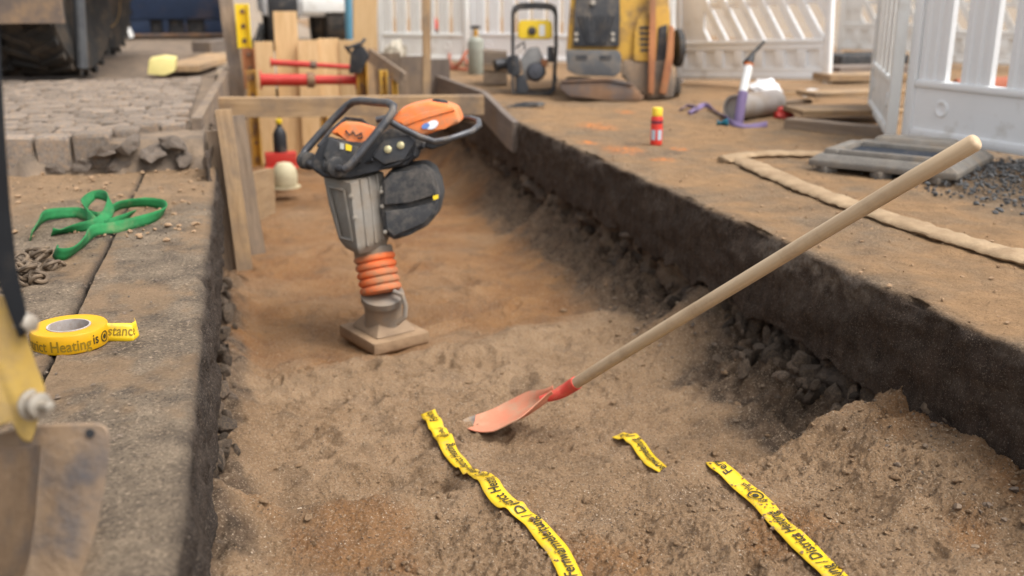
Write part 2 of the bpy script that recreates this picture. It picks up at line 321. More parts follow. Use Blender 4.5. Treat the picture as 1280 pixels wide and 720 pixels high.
def hz(x, y, fine=True):
    x = np.asarray(x, float); y = np.asarray(y, float)
    z = -0.545 + 0*x
    rear = sst(3.45, 3.85, y - 0.30*sst(0.5, 1.4, x) + 0.10*fbm(x*3, y*3, 2))
    z = z - 0.055*rear - 0.04*sst(5.2, 7.5, y)
    z = z + 0.022*np.exp(-((y-0.30*sst(0.5, 1.4, x)-3.55+0.06*fbm(x*4, y*0, 2))/0.12)**2)      # rim of loose sand
    z = z - 0.025*(1-sst(2.3, 3.0, y))*(1-sst(0.35, 0.5, x))
    # near bank
    cy = crest_y(x)
    bank = 1-sst(cy-0.01, cy+0.085+0.50*np.exp(-((x-0.53)/0.10)**2), y)
    near = -0.378 + 0.02*sst(1.0, 2.1, y) + 0.018*fbm(x*2.2+4, y*2.2, 3) + 0.018*np.exp(-((y-cy+0.03)/0.045)**2) - 0.05*(1-sst(0.9, 1.5, y)) + 0.065*sst(1.2, 1.65, x)*sst(1.3, 1.9, y) + 0.02*sst(1.1, 1.5, x)*fbm(x*9, y*9, 4)
    z = z + (near-z)*bank
    # talus against both walls
    tt = talus_top(y) + 0.03*fbm(x*9, y*9, 3)
    r0 = 1.42 - 0.05*rub(y) + 0.08*fbm(y*2.5, y*0+2.2, 3)
    kr = sst(r0, 1.84, x)
    z = np.maximum(z, z + (tt-z)*kr)
    kl = 1-sst(-0.12, 0.03+0.05*fbm(y*4, y*0+6, 3), x)
    z = z + 0.07*kl*(1+0.8*fbm(y*6, x*6, 3))
    z = z + rub(y)*sst(1.42, 1.6, x)*0.045*(fbm(x*11, y*11, 4)-0.2)
    # shape
    z = z + 0.013*fbm(x*4.5, y*4.5, 3)*(1-0.4*rear)
    for (dx, dy, rr, el, an, dp) in _dents:
        ca, sa = math.cos(an), math.sin(an)
        m = (np.abs(x-dx) < rr*3) & (np.abs(y-dy) < rr*3)
        if not np.any(m): continue
        u = ((x-dx)*ca+(y-dy)*sa)/rr; v = (-(x-dx)*sa+(y-dy)*ca)/(rr*el)
        q = u*u+v*v
        z = z - m*dp*(np.exp(-q*1.2) - 0.55*np.exp(-(np.sqrt(q)-1.5)**2*4))
    if fine:
        near_k = 1-sst(2.0, 3.0, y)
        cl = 1-np.abs(fbm(x*16, y*16, 3))
        lump = sst(0.0, 0.7, fbm(x*3.1+9, y*3.1, 3)+0.25*bank+0.4*kr)
        z = z + 0.012*lump*(cl-0.6)*(0.35+0.65*np.maximum(near_k, kr))
        z = z + 0.007*lump*fbm(x*42, y*42, 3)*(0.3+0.7*np.maximum(near_k, kr)) + 0.0026*fbm(x*70, y*70, 2)
        rid = 1-np.abs(fbm(x*7+3*perlin(x*2, y*2), y*9, 3)); z = z + 0.012*(rid-0.75)*(1-0.5*rear)*(1-bank) + 0.004*fbm(x*24, y*24, 3)*(1-0.5*rear)
        crumb = np.clip(fbm(x*85+3, y*85, 2)-0.3, 0, 1)
        z = z + 0.016*crumb*(0.35+lump)*near_k - 0.010*np.clip(fbm(x*33, y*33+5, 3)-0.45, 0, 1)*near_k
    return z
def hz1(x, y, fine=False): return float(hz(np.array([x]), np.array([y]), fine)[0])
def T(px_, py_):
    """photo pixel -> point on the sand"""
    d = ray(px_, py_); t = np.linspace(1.2, 9, 1600); p = CAM[None]+d[None]*t[:, None]
    below = p[:, 2] < hz(p[:, 0], p[:, 1], False); i = int(np.argmax(below)) if below.any() else -1
    return Vector(p[i])

xs = np.arange(-0.32, 2.02, 0.0046)
ys = np.concatenate([np.arange(-2.5, 1.1, 0.06), np.arange(1.1, 3.2, 0.0046), np.arange(3.2, 5.2, 0.010), np.arange(5.2, YEND+0.3, 0.03)])
gx, gy = np.meshgrid(xs, ys, indexing='ij')
gz = hz(gx, gy)
rearm = sst(3.5, 3.8, gy-0.30*sst(0.5, 1.4, gx)+0.12*fbm(gx*3, gy*3, 3))
orange = np.clip(rearm*(0.8+0.5*fbm(gx*2, gy*2, 3)) + 0.75*sst(0.1, 0.7, fbm(gx*2.6+2, gy*2.6+7, 4))*(1-sst(2.1, 2.5, gy)), 0, 1)
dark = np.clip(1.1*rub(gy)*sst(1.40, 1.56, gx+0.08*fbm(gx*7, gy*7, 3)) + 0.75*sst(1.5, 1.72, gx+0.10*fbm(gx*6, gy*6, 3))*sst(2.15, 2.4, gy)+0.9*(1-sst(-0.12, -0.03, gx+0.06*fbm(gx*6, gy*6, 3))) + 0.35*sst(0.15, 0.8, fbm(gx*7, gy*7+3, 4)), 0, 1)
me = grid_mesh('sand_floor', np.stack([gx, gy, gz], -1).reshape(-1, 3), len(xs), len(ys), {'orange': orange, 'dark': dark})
def sand_mat():
    m = bpy.data.materials.new('sand'); m.use_nodes = True; n = m.node_tree.nodes; l = m.node_tree.links; b = n['Principled BSDF']
    b.inputs['Roughness'].default_value = 0.95; b.inputs['Specular IOR Level'].default_value = 0.2
    tc = n.new('ShaderNodeTexCoord')
    def noise(s, d=6, r=0.6):
        t = n.new('ShaderNodeTexNoise'); t.inputs['Scale'].default_value = s; t.inputs['Detail'].default_value = d; t.inputs['Roughness'].default_value = r
        l.new(tc.outputs['Object'], t.inputs['Vector']); return t.outputs['Fac']
    def mix(f, a, c):
        x = n.new('ShaderNodeMix'); x.data_type = 'RGBA'
        l.new(f, x.inputs[0]) if not isinstance(f, float) else setattr(x.inputs[0], 'default_value', f)
        for k, v in ((6, a), (7, c)):
            if isinstance(v, tuple): x.inputs[k].default_value = (*v, 1)
            else: l.new(v, x.inputs[k])
        return x.outputs[2]
    def rng(f, a, c, lo=0.0, hi=1.0):
        x = n.new('ShaderNodeMapRange'); l.new(f, x.inputs[0])
        for i, v in enumerate((a, c, lo, hi)): x.inputs[i+1].default_value = v
        return x.outputs[0]
    def att(nm):
        a = n.new('ShaderNodeAttribute'); a.attribute_name = nm; return a.outputs['Fac']
    base_ = mix(rng(noise(5), 0.35, 0.65), (0.290, 0.182, 0.100), (0.375, 0.246, 0.143))
    org = mix(rng(noise(4, 8), 0.35, 0.65), (0.232, 0.106, 0.040), (0.33, 0.168, 0.067))
    c = mix(att('orange'), base_, org)
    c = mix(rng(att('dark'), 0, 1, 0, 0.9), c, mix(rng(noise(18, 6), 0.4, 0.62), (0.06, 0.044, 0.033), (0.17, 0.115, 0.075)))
    c = mix(rng(noise(170, 4, 0.65), 0.54, 0.66, 0, 0.8), c, (0.46, 0.35, 0.24))        # pale grains
    c = mix(rng(noise(150, 4, 0.65), 0.55, 0.66, 0, 0.8), c, (0.13, 0.085, 0.055))       # dark grains
    c = mix(rng(noise(55, 5, 0.7), 0.58, 0.72, 0, 0.45), c, (0.22, 0.14, 0.085))
    l.new(c, b.inputs['Base Color'])
    bp = n.new('ShaderNodeBump'); bp.inputs['Distance'].default_value = 0.012; l.new(noise(170, 6, 0.7), bp.inputs['Height'])
    b2 = n.new('ShaderNodeBump'); b2.inputs['Distance'].default_value = 0.009; l.new(noise(60, 6, 0.65), b2.inputs['Height']); l.new(bp.outputs[0], b2.inputs['Normal'])
    l.new(b2.outputs[0], b.inputs['Normal']); return m
SAND = sand_mat()
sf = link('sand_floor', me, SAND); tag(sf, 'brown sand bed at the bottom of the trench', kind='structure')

# ---- earth walls below the slabs, rough, with single stones standing out of them
EARTH = mat('dark_earth', (0.125, 0.09, 0.064), (0.05, 0.038, 0.03), scale=9, rough=0.95, bump=0.014, bscale=38, dirt=(0.21, 0.145, 0.09), dscale=4, damt=0.42, fine=(120, (0.16, 0.12, 0.09), 0.4))
def earth_wall(name, X, side, z1fun, y0=-2.5, y1=YEND+0.3, z0=-0.95, amp=0.05):
    yy = np.arange(y0, y1, 0.022); tt = np.linspace(0, 1, 44)
    a, b = np.meshgrid(yy, tt, indexing='ij'); top = z1fun(a); zz = z0+(top-z0)*b
    dx = amp*fbm(a*5, zz*7+3, 5) + amp*0.6*np.abs(fbm(a*13, zz*15, 3))
    V = np.stack([X - side*dx, a, zz], -1).reshape(-1, 3)
    o = link(name, grid_mesh(name, V, len(yy), len(tt)), EARTH); return tag(o, kind='structure')
wall_r = earth_wall('earth_wall_right', 1.79, 1, lambda y: -0.26+0*y, amp=0.075)
wall_l = earth_wall('earth_wall_left', -0.165, -1, lambda y: np.where(y < 4.55, -0.27, 0.10), amp=0.03)
tag(wall_r, 'dark crumbling earth and rubble under the right slab'); tag(wall_l, 'dark earth under the left slab')
ROCKS = [rock_mesh('stone', 100+k, 2) for k in range(10)]
for me_ in ROCKS: me_.shade_flat(); me_.materials.append(STONE_D)
def stone(parent, p, s, name='stone'):
    M = Matrix.LocRotScale(Vector(p), Euler((random.uniform(0, 6), random.uniform(0, 6), random.uniform(0, 6))), Vector((s, s*random.uniform(0.6, 1), s*random.uniform(0.5, 0.9))))
    return link(name, random.choice(ROCKS), None, parent, M)
rs = random.Random(5)
for i in range(230):
    y = rs.uniform(2.0, 6.4) if i > 110 else rs.uniform(2.2, 3.35); zt = -0.33; zb = hz1(1.72, y)
    if zb > zt-0.02: continue
    v = rs.random(); zz = zb+(zt-zb)*v; s = rs.choice([0.010, 0.013, 0.018, 0.022, 0.028, 0.036, 0.046])
    xq = 1.79-(0.26 if 2.25 < y < 3.2 else 0.10)*(1-v)*rs.random()-s*0.2; stone(wall_r, (xq, y, max(zz, hz1(xq, y)+s*0.1) if xq < 1.72 else zz), s)
for (px_, py_, s) in [(990, 470, .055), (945, 450, .04), (1010, 520, .05), (965, 505, .045), (1040, 515, .065), (985, 535, .045), (935, 490, .04), (720, 300, .055), (700, 285, .03), (735, 325, .035)]:
    p = PX(px_, py_, 1.72); p.z = max(p.z, hz1(1.70, p.y)-0.01); stone(wall_r, p, s)
for i in range(120):
    y = rs.uniform(1.5, 4.4); z = rs.uniform(-0.52, -0.31); stone(wall_l, (-0.15+rs.uniform(0, 0.045)*(1 if z > -0.45 else 1.4), y, z), rs.choice([0.012, 0.018, 0.025, 0.034, 0.045]))

# ---- slabs
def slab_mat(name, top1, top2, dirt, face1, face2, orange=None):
    m = bpy.data.materials.new(name); m.use_nodes = True; n = m.node_tree.nodes; l = m.node_tree.links; b = n['Principled BSDF']
    b.inputs['Roughness'].default_value = 0.92; b.inputs['Specular IOR Level'].default_value = 0.25
    tc = n.new('ShaderNodeTexCoord'); ge = n.new('ShaderNodeNewGeometry')
    def noise(s, d=8, r=0.65, vec=None):
        t = n.new('ShaderNodeTexNoise'); t.inputs['Scale'].default_value = s; t.inputs['Detail'].default_value = d; t.inputs['Roughness'].default_value = r
        l.new(vec or tc.outputs['Object'], t.inputs['Vector']); return t.outputs['Fac']
    def rng(f, a, c, lo=0.0, hi=1.0):
        x = n.new('ShaderNodeMapRange'); l.new(f, x.inputs[0])
        for i, v in enumerate((a, c, lo, hi)): x.inputs[i+1].default_value = v
        return x.outputs[0]
    def mix(f, a, c):
        x = n.new('ShaderNodeMix'); x.data_type = 'RGBA'; l.new(f, x.inputs[0])
        for k, v in ((6, a), (7, c)):
            if isinstance(v, tuple): x.inputs[k].default_value = (*v, 1)
            else: l.new(v, x.inputs[k])
        return x.outputs[2]
    def att(nm):
        a = n.new('ShaderNodeAttribute'); a.attribute_name = nm; return a.outputs['Fac']
    t = mix(rng(noise(7), 0.36, 0.64), top2, top1)
    t = mix(rng(noise(150, 4), 0.5, 0.66, 0, 0.75), t, tuple(v*0.42 for v in top2))
    t = mix(rng(noise(110, 4), 0.54, 0.70, 0, 0.8), t, tuple(min(1, v*1.75) for v in top1))
    t = mix(rng(att('dirt'), 0.0, 1.0), t, mix(rng(noise(9), 0.35, 0.65), dirt, tuple(v*0.72 for v in dirt)))
    t = mix(rng(noise(200, 3), 0.58, 0.72, 0, 0.5), t, tuple(v*0.45 for v in dirt))
    mp = n.new('ShaderNodeMapping'); mp.inputs['Scale'].default_value = (9, 9, 1.1); l.new(tc.outputs['Object'], mp.inputs[0])
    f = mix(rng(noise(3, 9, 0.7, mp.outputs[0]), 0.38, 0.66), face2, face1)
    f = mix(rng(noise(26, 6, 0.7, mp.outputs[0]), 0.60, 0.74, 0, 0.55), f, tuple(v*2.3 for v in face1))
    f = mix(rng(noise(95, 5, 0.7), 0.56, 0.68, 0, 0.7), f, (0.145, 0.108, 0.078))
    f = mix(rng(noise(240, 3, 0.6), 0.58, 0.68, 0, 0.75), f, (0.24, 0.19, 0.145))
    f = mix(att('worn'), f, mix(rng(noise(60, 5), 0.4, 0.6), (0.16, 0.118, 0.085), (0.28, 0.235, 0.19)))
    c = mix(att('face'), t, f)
    if orange:
        c = mix(rng(att('paint'), 0, 1), c, orange)
    l.new(c, b.inputs['Base Color'])
    bp = n.new('ShaderNodeBump'); bp.inputs['Distance'].default_value = 0.009; l.new(noise(130, 6), bp.inputs['Height'])
    b2 = n.new('ShaderNodeBump'); b2.inputs['Distance'].default_value = 0.014; l.new(noise(34, 7), b2.inputs['Height']); l.new(bp.outputs[0], b2.inputs['Normal'])
    l.new(b2.outputs[0], b.inputs['Normal']); return m
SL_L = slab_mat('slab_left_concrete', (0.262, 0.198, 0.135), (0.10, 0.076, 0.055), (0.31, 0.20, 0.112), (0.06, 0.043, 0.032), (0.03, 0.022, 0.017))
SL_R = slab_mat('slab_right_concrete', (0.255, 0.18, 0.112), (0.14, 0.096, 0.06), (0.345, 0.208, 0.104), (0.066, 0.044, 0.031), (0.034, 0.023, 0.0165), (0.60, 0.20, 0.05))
def slab(name, xedge, xfar, side, y0, y1, m, face_in=True, dense=0.9, dirtf=None, paintf=None, wornf=None):
    """loft a slab: top from xfar to the trench edge, then its broken face down; side=+1 slab lies at +X of the edge"""
    yy = np.concatenate([np.arange(y0, 1.0, 0.06), np.arange(1.0, min(7.0, y1), 0.014), np.arange(7.0, y1, 0.12)]) if y1 > 7 else np.concatenate([np.arange(y0, 1.0, 0.06), np.arange(1.0, y1, 0.014), [y1]])
    dmax = abs(xfar-xedge)
    d = np.concatenate([np.linspace(dmax, min(dense, dmax), 24)[:-1] if dmax > dense else [], np.arange(min(dense, dmax), 0.02, -0.012)])
    prof = [(a, 0.0, 0.0) for a in d] + [(0.014, 0.0, .3), (0.006, -0.004, .6), (0.0015, -0.011, .9)] + [(0.0, z, 1.0) for z in np.arange(-0.024, -SLAB, -0.014)] + [(0.0, -SLAB, 1), (0.05, -SLAB-0.004, 1), (0.16, -SLAB-0.002, 1)]
    prof = np.array(prof); a, q = np.meshgrid(yy, np.arange(len(prof)), indexing='ij')
    dd = prof[q, 0]; zz = prof[q, 1]; fc = prof[q, 2].copy()
    chip = np.clip(fbm(a*2.3, a*0+2.7+side, 5, 0.6)-0.1, 0, 1)*0.040 + 0.006*np.abs(fbm(a*19, a*0+1.2, 3)) + 0.003
    if side < 0: chip = chip*0.45
    if not face_in: chip = chip*0.3
    wgt = np.where(fc > 0, np.exp(-((zz+0.0)/0.05)**2), np.exp(-(dd/0.03)**2)*0.6)
    fx = xedge + side*(dd + chip*wgt) + np.where(fc >= 1, 0.016*fbm(a*6, zz*9, 5)+0.004*fbm(a*45, zz*40, 3), 0)
    fz = zz + np.where(fc < 1, 0.006*fbm(fx*5, a*5, 4)+0.0022*fbm(fx*38, a*38, 3), 0) - np.where(fc < 1, chip*0.35*np.exp(-(dd/0.03)**2), 0)
    fz = fz + np.where(zz <= -SLAB+0.02, 0.035*fbm(a*6, a*0+9, 4), 0)
    dirt = np.zeros_like(fx) if dirtf is None else np.clip(dirtf(fx, a), 0, 1)
    paint = np.zeros_like(fx) if paintf is None else np.clip(paintf(fx, a), 0, 1)
    worn = np.zeros_like(fx) if wornf is None else np.clip(wornf(a, zz), 0, 1)
    o = link(name, grid_mesh(name, np.stack([fx, a, fz], -1).reshape(-1, 3), len(yy), len(prof), {'face': fc, 'dirt': dirt*(fc < 0.9), 'paint': paint, 'worn': worn}), m)
    return tag(o, kind='structure')
JX = -0.452
dl = lambda x, y: 0.95*sst(3.6, 4.7, y+0.35*fbm(x*3, y*3, 3)) + 0.75*sst(-0.1, 0.6, fbm(x*3.4+1, y*2.0, 5, 0.6)+0.25*fbm(x*20, y*20, 3))
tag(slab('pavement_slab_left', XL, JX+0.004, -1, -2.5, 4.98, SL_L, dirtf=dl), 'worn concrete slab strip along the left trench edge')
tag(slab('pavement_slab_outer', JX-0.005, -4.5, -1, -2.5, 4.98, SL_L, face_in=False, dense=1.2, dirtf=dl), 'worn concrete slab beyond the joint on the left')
def paintf(x, y):
    s = 0
    for cx, cy, r in [(2.15, 5.9, .10), (1.95, 4.95, .09), (2.02, 4.6, .05), (2.6, 6.6, .06), (1.86, 5.25, .05), (2.25, 4.9, .04)]:
        s = s + np.exp(-(((x-cx)/r)**2+((y-cy)/(r*1.6))**2)**1.5)
    return 1.3*s*sst(-0.35, 0.35, fbm(x*26, y*26, 4))*0.8
drr = lambda x, y: 0.72+0.7*fbm(x*1.7, y*1.7, 4)+0.35*fbm(x*9, y*9, 3) - 0.75*sst(2.5, 2.9, x+0.2*fbm(y*3, x*3, 3))*(1-sst(4.2, 4.8, y)) - 0.5*np.exp(-((x-1.74)/0.05)**2)
wr = lambda y, z: 1.0*sst(-0.15, 0.2, fbm(y*7+2, z*10+3, 4))*np.exp(-((z+0.05)/0.05)**2)*np.exp(-((y-2.72)/0.26)**2) + 0.14*sst(0.25, 0.7, fbm(y*3+7, z*5, 5, 0.65)) + 0.3*sst(0.2, 0.6, fbm(y*9, z*3+1, 4))*sst(-0.07, -0.01, z)
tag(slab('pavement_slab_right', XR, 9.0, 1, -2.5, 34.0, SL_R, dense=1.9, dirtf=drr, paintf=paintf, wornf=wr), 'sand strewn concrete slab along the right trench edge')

# ---- ground sheet all round (with a hole for the trench), and dirt behind the head wall
GROUND = mat('site_dirt', (0.33, 0.245, 0.165), (0.20, 0.15, 0.105), scale=2.2, rough=0.95, bump=0.01, bscale=12, dirt=(0.26, 0.235, 0.205), dscale=0.8, damt=0.4, fine=(60, (0.42, 0.33, 0.24), 0.4))
def sheet(name, quads, m, label):
    me = bpy.data.meshes.new(name); V = []; F = []
    for (x0, x1, y0, y1, z) in quads:
        k = len(V); V += [(x0, y0, z), (x1, y0, z), (x1, y1, z), (x0, y1, z)]; F.append((k, k+1, k+2, k+3))
    me.from_pydata(V, [], F); o = link(name, me, m); return tag(o, label, kind='structure')
sheet('ground', [(-200, -0.25, -60, 300, -0.33), (1.87, 200, -60, 300, -0.33), (-0.25, 1.87, YEND+0.1, 300, -0.33), (-0.25, 1.87, -60, -2.4, -0.33)], GROUND, 'dirt ground of the site reaching to the horizon')
sheet('site_yard', [(-0.3, 1.716, YEND+0.05, 34, -0.004), (9.0, 40, -2.5, 34, -0.012), (-12, 40, 34, 120, -0.01)], GROUND, 'bare dirt yard behind the trench and the barriers')

# ---- cobbled pavement on the left, higher than the slab, broken off at its front
CZ = 0.17
BED = mat('sett_bed', (0.25, 0.18, 0.12), (0.13, 0.10, 0.075), scale=9, rough=0.95, bump=0.012, bscale=20, dirt=(0.16, 0.12, 0.09), dscale=6, damt=0.4)
yy = np.concatenate([[5.0], np.arange(5.0, 6.0, 0.03), np.arange(6.0, 34, 0.5)]); xx = np.concatenate([np.arange(-12, -2.5, 0.4), np.arange(-2.5, -0.19, 0.025), [-0.185]])
a, b = np.meshgrid(xx, yy, indexing='ij'); zc = CZ-0.035+0.006*fbm(a*6, b*6, 3)
yc = b + 0.06*fbm(a*5, a*0+3, 3)*np.exp(-((b-5)/0.3)**2)
zc[:, 0] = -0.02; yc[:, 0] -= 0.10+0.03*fbm(xx*8, xx*0, 3)
cob = link('cobbled_pavement', grid_mesh('cobbled_pavement', np.stack([a, yc, zc], -1).reshape(-1, 3), len(xx), len(yy)), BED); tag(cob, 'old cobbled pavement standing higher than the left slab', kind='structure')
SM = []
for k in range(7):
    mb = MB(); mb.box((0, 0, 0), (1, 1, 1), bev=0.12, seg=3)
    rg = np.random.default_rng(k)
    for v in mb.bm.verts: v.co += Vector(rg.normal(size=3)*0.018)
    m_ = mb.mesh('sett'); m_.materials.append(SETT); SM.append(m_)
cnt = 0; row = 0; y = 5.02
while cnt < 285 and y < 12:
    dep = 0.17 if row < 2 else 0.12
    wdt = 0.175 if row < 1 else (0.14 if row < 3 else 0.125)
    x = -0.27 - (row % 2)*wdt*0.5
    xmin = -0.95-(y-5)*0.36
    while x > xmin and cnt < 285:
        ww = wdt*random.uniform(0.85, 1.1); x -= ww/2
        if not (row == 0 and x > -0.62) and not (row == 1 and x > -0.45 and random.random() < 0.5):
            h = 0.165 if row < 2 else 0.12
            M = Matrix.LocRotScale(Vector((x, y+random.uniform(-.01, .01), CZ-h/2+random.uniform(-.006, .008))), Euler((random.gauss(0, .03), random.gauss(0, .03), random.gauss(0, .04))), Vector((ww-0.012, dep-0.012, h)))
            link('sett', random.choice(SM), None, cob, M); cnt += 1
        x -= ww/2
    y += dep; row += 1
# broken concrete lumps in the bank below the setts
LUMPS = [rock_mesh('concrete_chunk', 300+k, 2, 1.6) for k in range(4)]
for q in LUMPS: q.materials.append(CONC_LUMP)
for (px_, py_, s, zz) in [(130, 192, .10, .06), (165, 180, .085, .10), (190, 195, .10, .05), (215, 180, .075, .09), (150, 207, .08, .02), (105, 208, .06, .02), (228, 200, .07, .03), (70, 212, .05, .02)]:
    p = PY(px_, py_, 4.93); M = Matrix.LocRotScale(p, Euler((random.uniform(-.4, .4), random.uniform(-.4, .4), random.uniform(0, 6))), Vector((s, s*.7, s*.55)))
    link('concrete_chunk', random.choice(LUMPS), None, cob, M)

# ---- loose crumbs
def on_slab(n, x0, x1, y0, y1, smin, smax, seed):
    rg = np.random.default_rng(seed); p = np.stack([rg.uniform(x0, x1, n), rg.uniform(y0, y1, n), np.zeros(n)], -1); s = smin+(smax-smin)*rg.random(n)**3; p[:, 2] = s*0.25+0.002; return p, s
p, s = on_slab(900, -1.1, XL-0.015, 1.2, 4.9, 0.0015, 0.008, 1); tag(scatter('slab_crumbs', p, s, CLOD_D, 1), 'small dark crumbs on the left slab', kind='stuff')
p, s = on_slab(420, -1.3, XL-0.02, 3.4, 4.95, 0.003, 0.02, 2); tag(scatter('slab_clods', p, s, CLOD, 2), 'brown clods of earth at the far end of the left slab', kind='stuff')
p, s = on_slab(2600, XR+0.02, 4.5, 1.7, 7.5, 0.0015, 0.011, 3); tag(scatter('sand_crumbs', p, s, CLOD, 3), 'sand crumbs strewn over the right slab', kind='stuff')
rg = np.random.default_rng(9); n_ = 5200
px2 = rg.uniform(-0.08, 1.72, n_); py2 = np.where(rg.random(n_) < 0.7, rg.uniform(1.3, 2.25, n_), rg.uniform(2.25, 3.6, n_))
keep = (fbm(px2*3.1+9, py2*3.1, 3)+0.5*rg.random(n_) + 0.5*(px2 > 1.15)*(py2 < 2.2)) > 0.25
px2, py2 = px2[keep], py2[keep]; s2 = 0.0016+0.009*rg.random(len(px2))**4
p = np.stack([px2, py2, hz(px2, py2)+s2*0.2], -1); o = scatter('sand_clods', p, s2, SAND, 4, 0.8); tag(o, 'clumps of loose sand lying on the sand bed', kind='stuff')
n_ = 260; rg = np.random.default_rng(33); qx = rg.uniform(-0.05, 1.7, n_); qy = rg.uniform(1.3, 4.2, n_); sq = 0.005+0.014*rg.random(n_)**3
tag(scatter('sand_lumps', np.stack([qx, qy, hz(qx, qy)+sq*0.15], -1), sq, SAND, 8, 0.75, 2), 'larger lumps of caked sand on the sand bed', kind='stuff')
n_ = 700; rg = np.random.default_rng(15)
py3 = rg.uniform(1.5, 6.0, n_); px3 = 1.45+0.3*rg.random(n_); s3 = 0.002+0.014*rg.random(n_)**3
p = np.stack([px3, py3, hz(px3, py3)+s3*0.2], -1); tag(scatter('fallen_rubble', p, s3, STONE_D, 5, 0.8), 'dark crumbs fallen below the right slab', kind='stuff')
# single grains and crumbs on the near sand, in three tones
for nm, n_, m_, sd_, lb in [('sand_grains', 15000, SAND, 51, 'coarse sand grains on the near bank'), ('pale_grains', 5000, mat('pale_grain', (0.56, 0.45, 0.33), (0.44, 0.34, 0.24), scale=50, rough=0.9), 52, 'pale quartz grains in the near sand'), ('dark_grains', 5000, mat('dark_grain', (0.15, 0.10, 0.068), (0.09, 0.065, 0.05), scale=50, rough=0.9), 53, 'dark grit in the near sand')]:
    rg = np.random.default_rng(sd_); qx = rg.uniform(-0.1, 1.75, n_*2); qy = 1.35+1.9*rg.random(n_*2)**1.4
    kp_ = (fbm(qx*4+sd_, qy*4, 4)+0.9*rg.random(n_*2)) > 0.35; qx, qy = qx[kp_][:n_], qy[kp_][:n_]; sq = 0.0011+0.0022*rg.random(len(qx))**2.5
    tag(scatter(nm, np.stack([qx, qy, hz(qx, qy)+sq*0.35], -1), sq, m_, sd_, 0.85), lb, kind='stuff')
# gravel heap by the barrier foot
n_ = 4200; rg = np.random.default_rng(21)
gx_ = rg.normal(3.42, 0.34, n_); gy_ = rg.normal(3.45, 0.36, n_); hh = 0.07*np.exp(-(((gx_-3.4)/0.4)**2+((gy_-3.55)/0.36)**2))
ok = gx_ > 2.72; gx_, gy_, hh = gx_[ok], gy_[ok], hh[ok]; s4 = 0.004+0.014*rg.random(len(gx_))**2.5
tag(scatter('gravel_heap', np.stack([gx_, gy_, hh*rg.uniform(0.6, 1, len(gx_))+s4*0.3], -1), s4, STONE_G, 6, 0.85), 'dark grey gravel spilled beside the grey barrier foot', kind='stuff')

# ================================================================== TEXT AND RIBBONS
def text_mesh(body, size):
    cu = bpy.data.curves.new('txt', 'FONT'); cu.body = body; cu.size = size; cu.resolution_u = 3; cu.offset = size*0.011
    ob = bpy.data.objects.new('txt', cu); COL.objects.link(ob); bpy.context.view_layer.update()
    me = bpy.data.meshes.new_from_object(ob)
    V = np.array([v.co[:] for v in me.vertices]); V[:, 0] *= 0.80; F = [tuple(p.vertices) for p in me.polygons]
    bpy.data.objects.remove(ob); bpy.data.curves.remove(cu); bpy.data.meshes.remove(me); return V, F
def ring_mesh(r0, r1, n=28):
    V = []; F = []
    for k in range(n):
        a = 2*math.pi*k/n; V += [(r0*math.cos(a), r0*math.sin(a), 0), (r1*math.cos(a), r1*math.sin(a), 0)]
    for k in range(n): j = (k+1) % n; F.append((2*k, 2*k+1, 2*j+1, 2*j))
    return np.array(V), F
class Ribbon:
    """strip along points C with across-vectors A (unit), width wd"""
    def __init__(s, C, A, wd):
        s.C = np.asarray(C, float); s.A = np.asarray(A, float); s.w = wd
        s.u = np.concatenate([[0], np.cumsum(np.linalg.norm(np.diff(s.C, axis=0), axis=1))])
    def at(s, u, v, h=0.0):
        C = np.stack([np.interp(u, s.u, s.C[:, i]) for i in range(3)], -1); A = np.stack([np.interp(u, s.u, s.A[:, i]) for i in range(3)], -1)
        Tn = np.stack([np.interp(u+0.004, s.u, s.C[:, i])-np.interp(u-0.004, s.u, s.C[:, i]) for i in range(3)], -1)
        N = np.cross(Tn, A); N /= np.linalg.norm(N, axis=-1, keepdims=True)+1e-9
        N = N*np.where(N[..., 2:3] < -0.3, -1, 1) if s.flatup else N
        return C+A*np.asarray(v)[..., None]+N*h
    flatup = True
    def mesh(s, name, m, parent=None, nv=5, curl=None, thick=0.0012):
        n = len(s.u); vs = np.linspace(-s.w/2, s.w/2, nv); V = []
        for i in range(n):
            for v in vs: V.append(s.C[i]+s.A[i]*v+np.array([0, 0, 0 if curl is None else curl(s.u[i], v)]))
        me = grid_mesh(name, np.array(V), n, nv); o = link(name, me, m, parent)
        md = o.modifiers.new('thickness', 'SOLIDIFY'); md.thickness = thick; md.offset = 0
        return o
    def print_on(s, name, parts, m, parent, h=0.0022, flip=1):
        V = []; F = []; off = 0
        for (tv, tf, u0, v0) in parts:
            V.append(s.at(u0+flip*tv[:, 0], v0+flip*tv[:, 1], h)); F += [tuple(i+off for i in f) for f in tf]; off += len(tv)
        V = np.concatenate(V); me = bpy.data.meshes.new(name); me.from_pydata(V.tolist(), [], F); me.update()
        o = link(name, me, m, parent); o['kind'] = 'stuff'; return o
def logo_parts(u, size, v0):
    """the mark: 'is', a ring with a dot, 'plus'"""
    a, fa = text_mesh('is', size*0.85); wa = a[:, 0].max(); b, fb = text_mesh('plus', size*0.62); rr = size*0.52
    r1, f1 = ring_mesh(rr*0.80, rr); r2, f2 = ring_mesh(0.0001, rr*0.42, 16)
    cv = v0+size*0.34
    return [(a, fa, u, v0), (r1, f1, u+wa+rr*1.15, cv), (r2, f2, u+wa+rr*1.15, cv), (b, fb, u+wa+rr*2.35, v0+size*.05)], wa+rr*2.35+b[:, 0].max()
TXT = 'Fernwärmeleitung / District Heating'
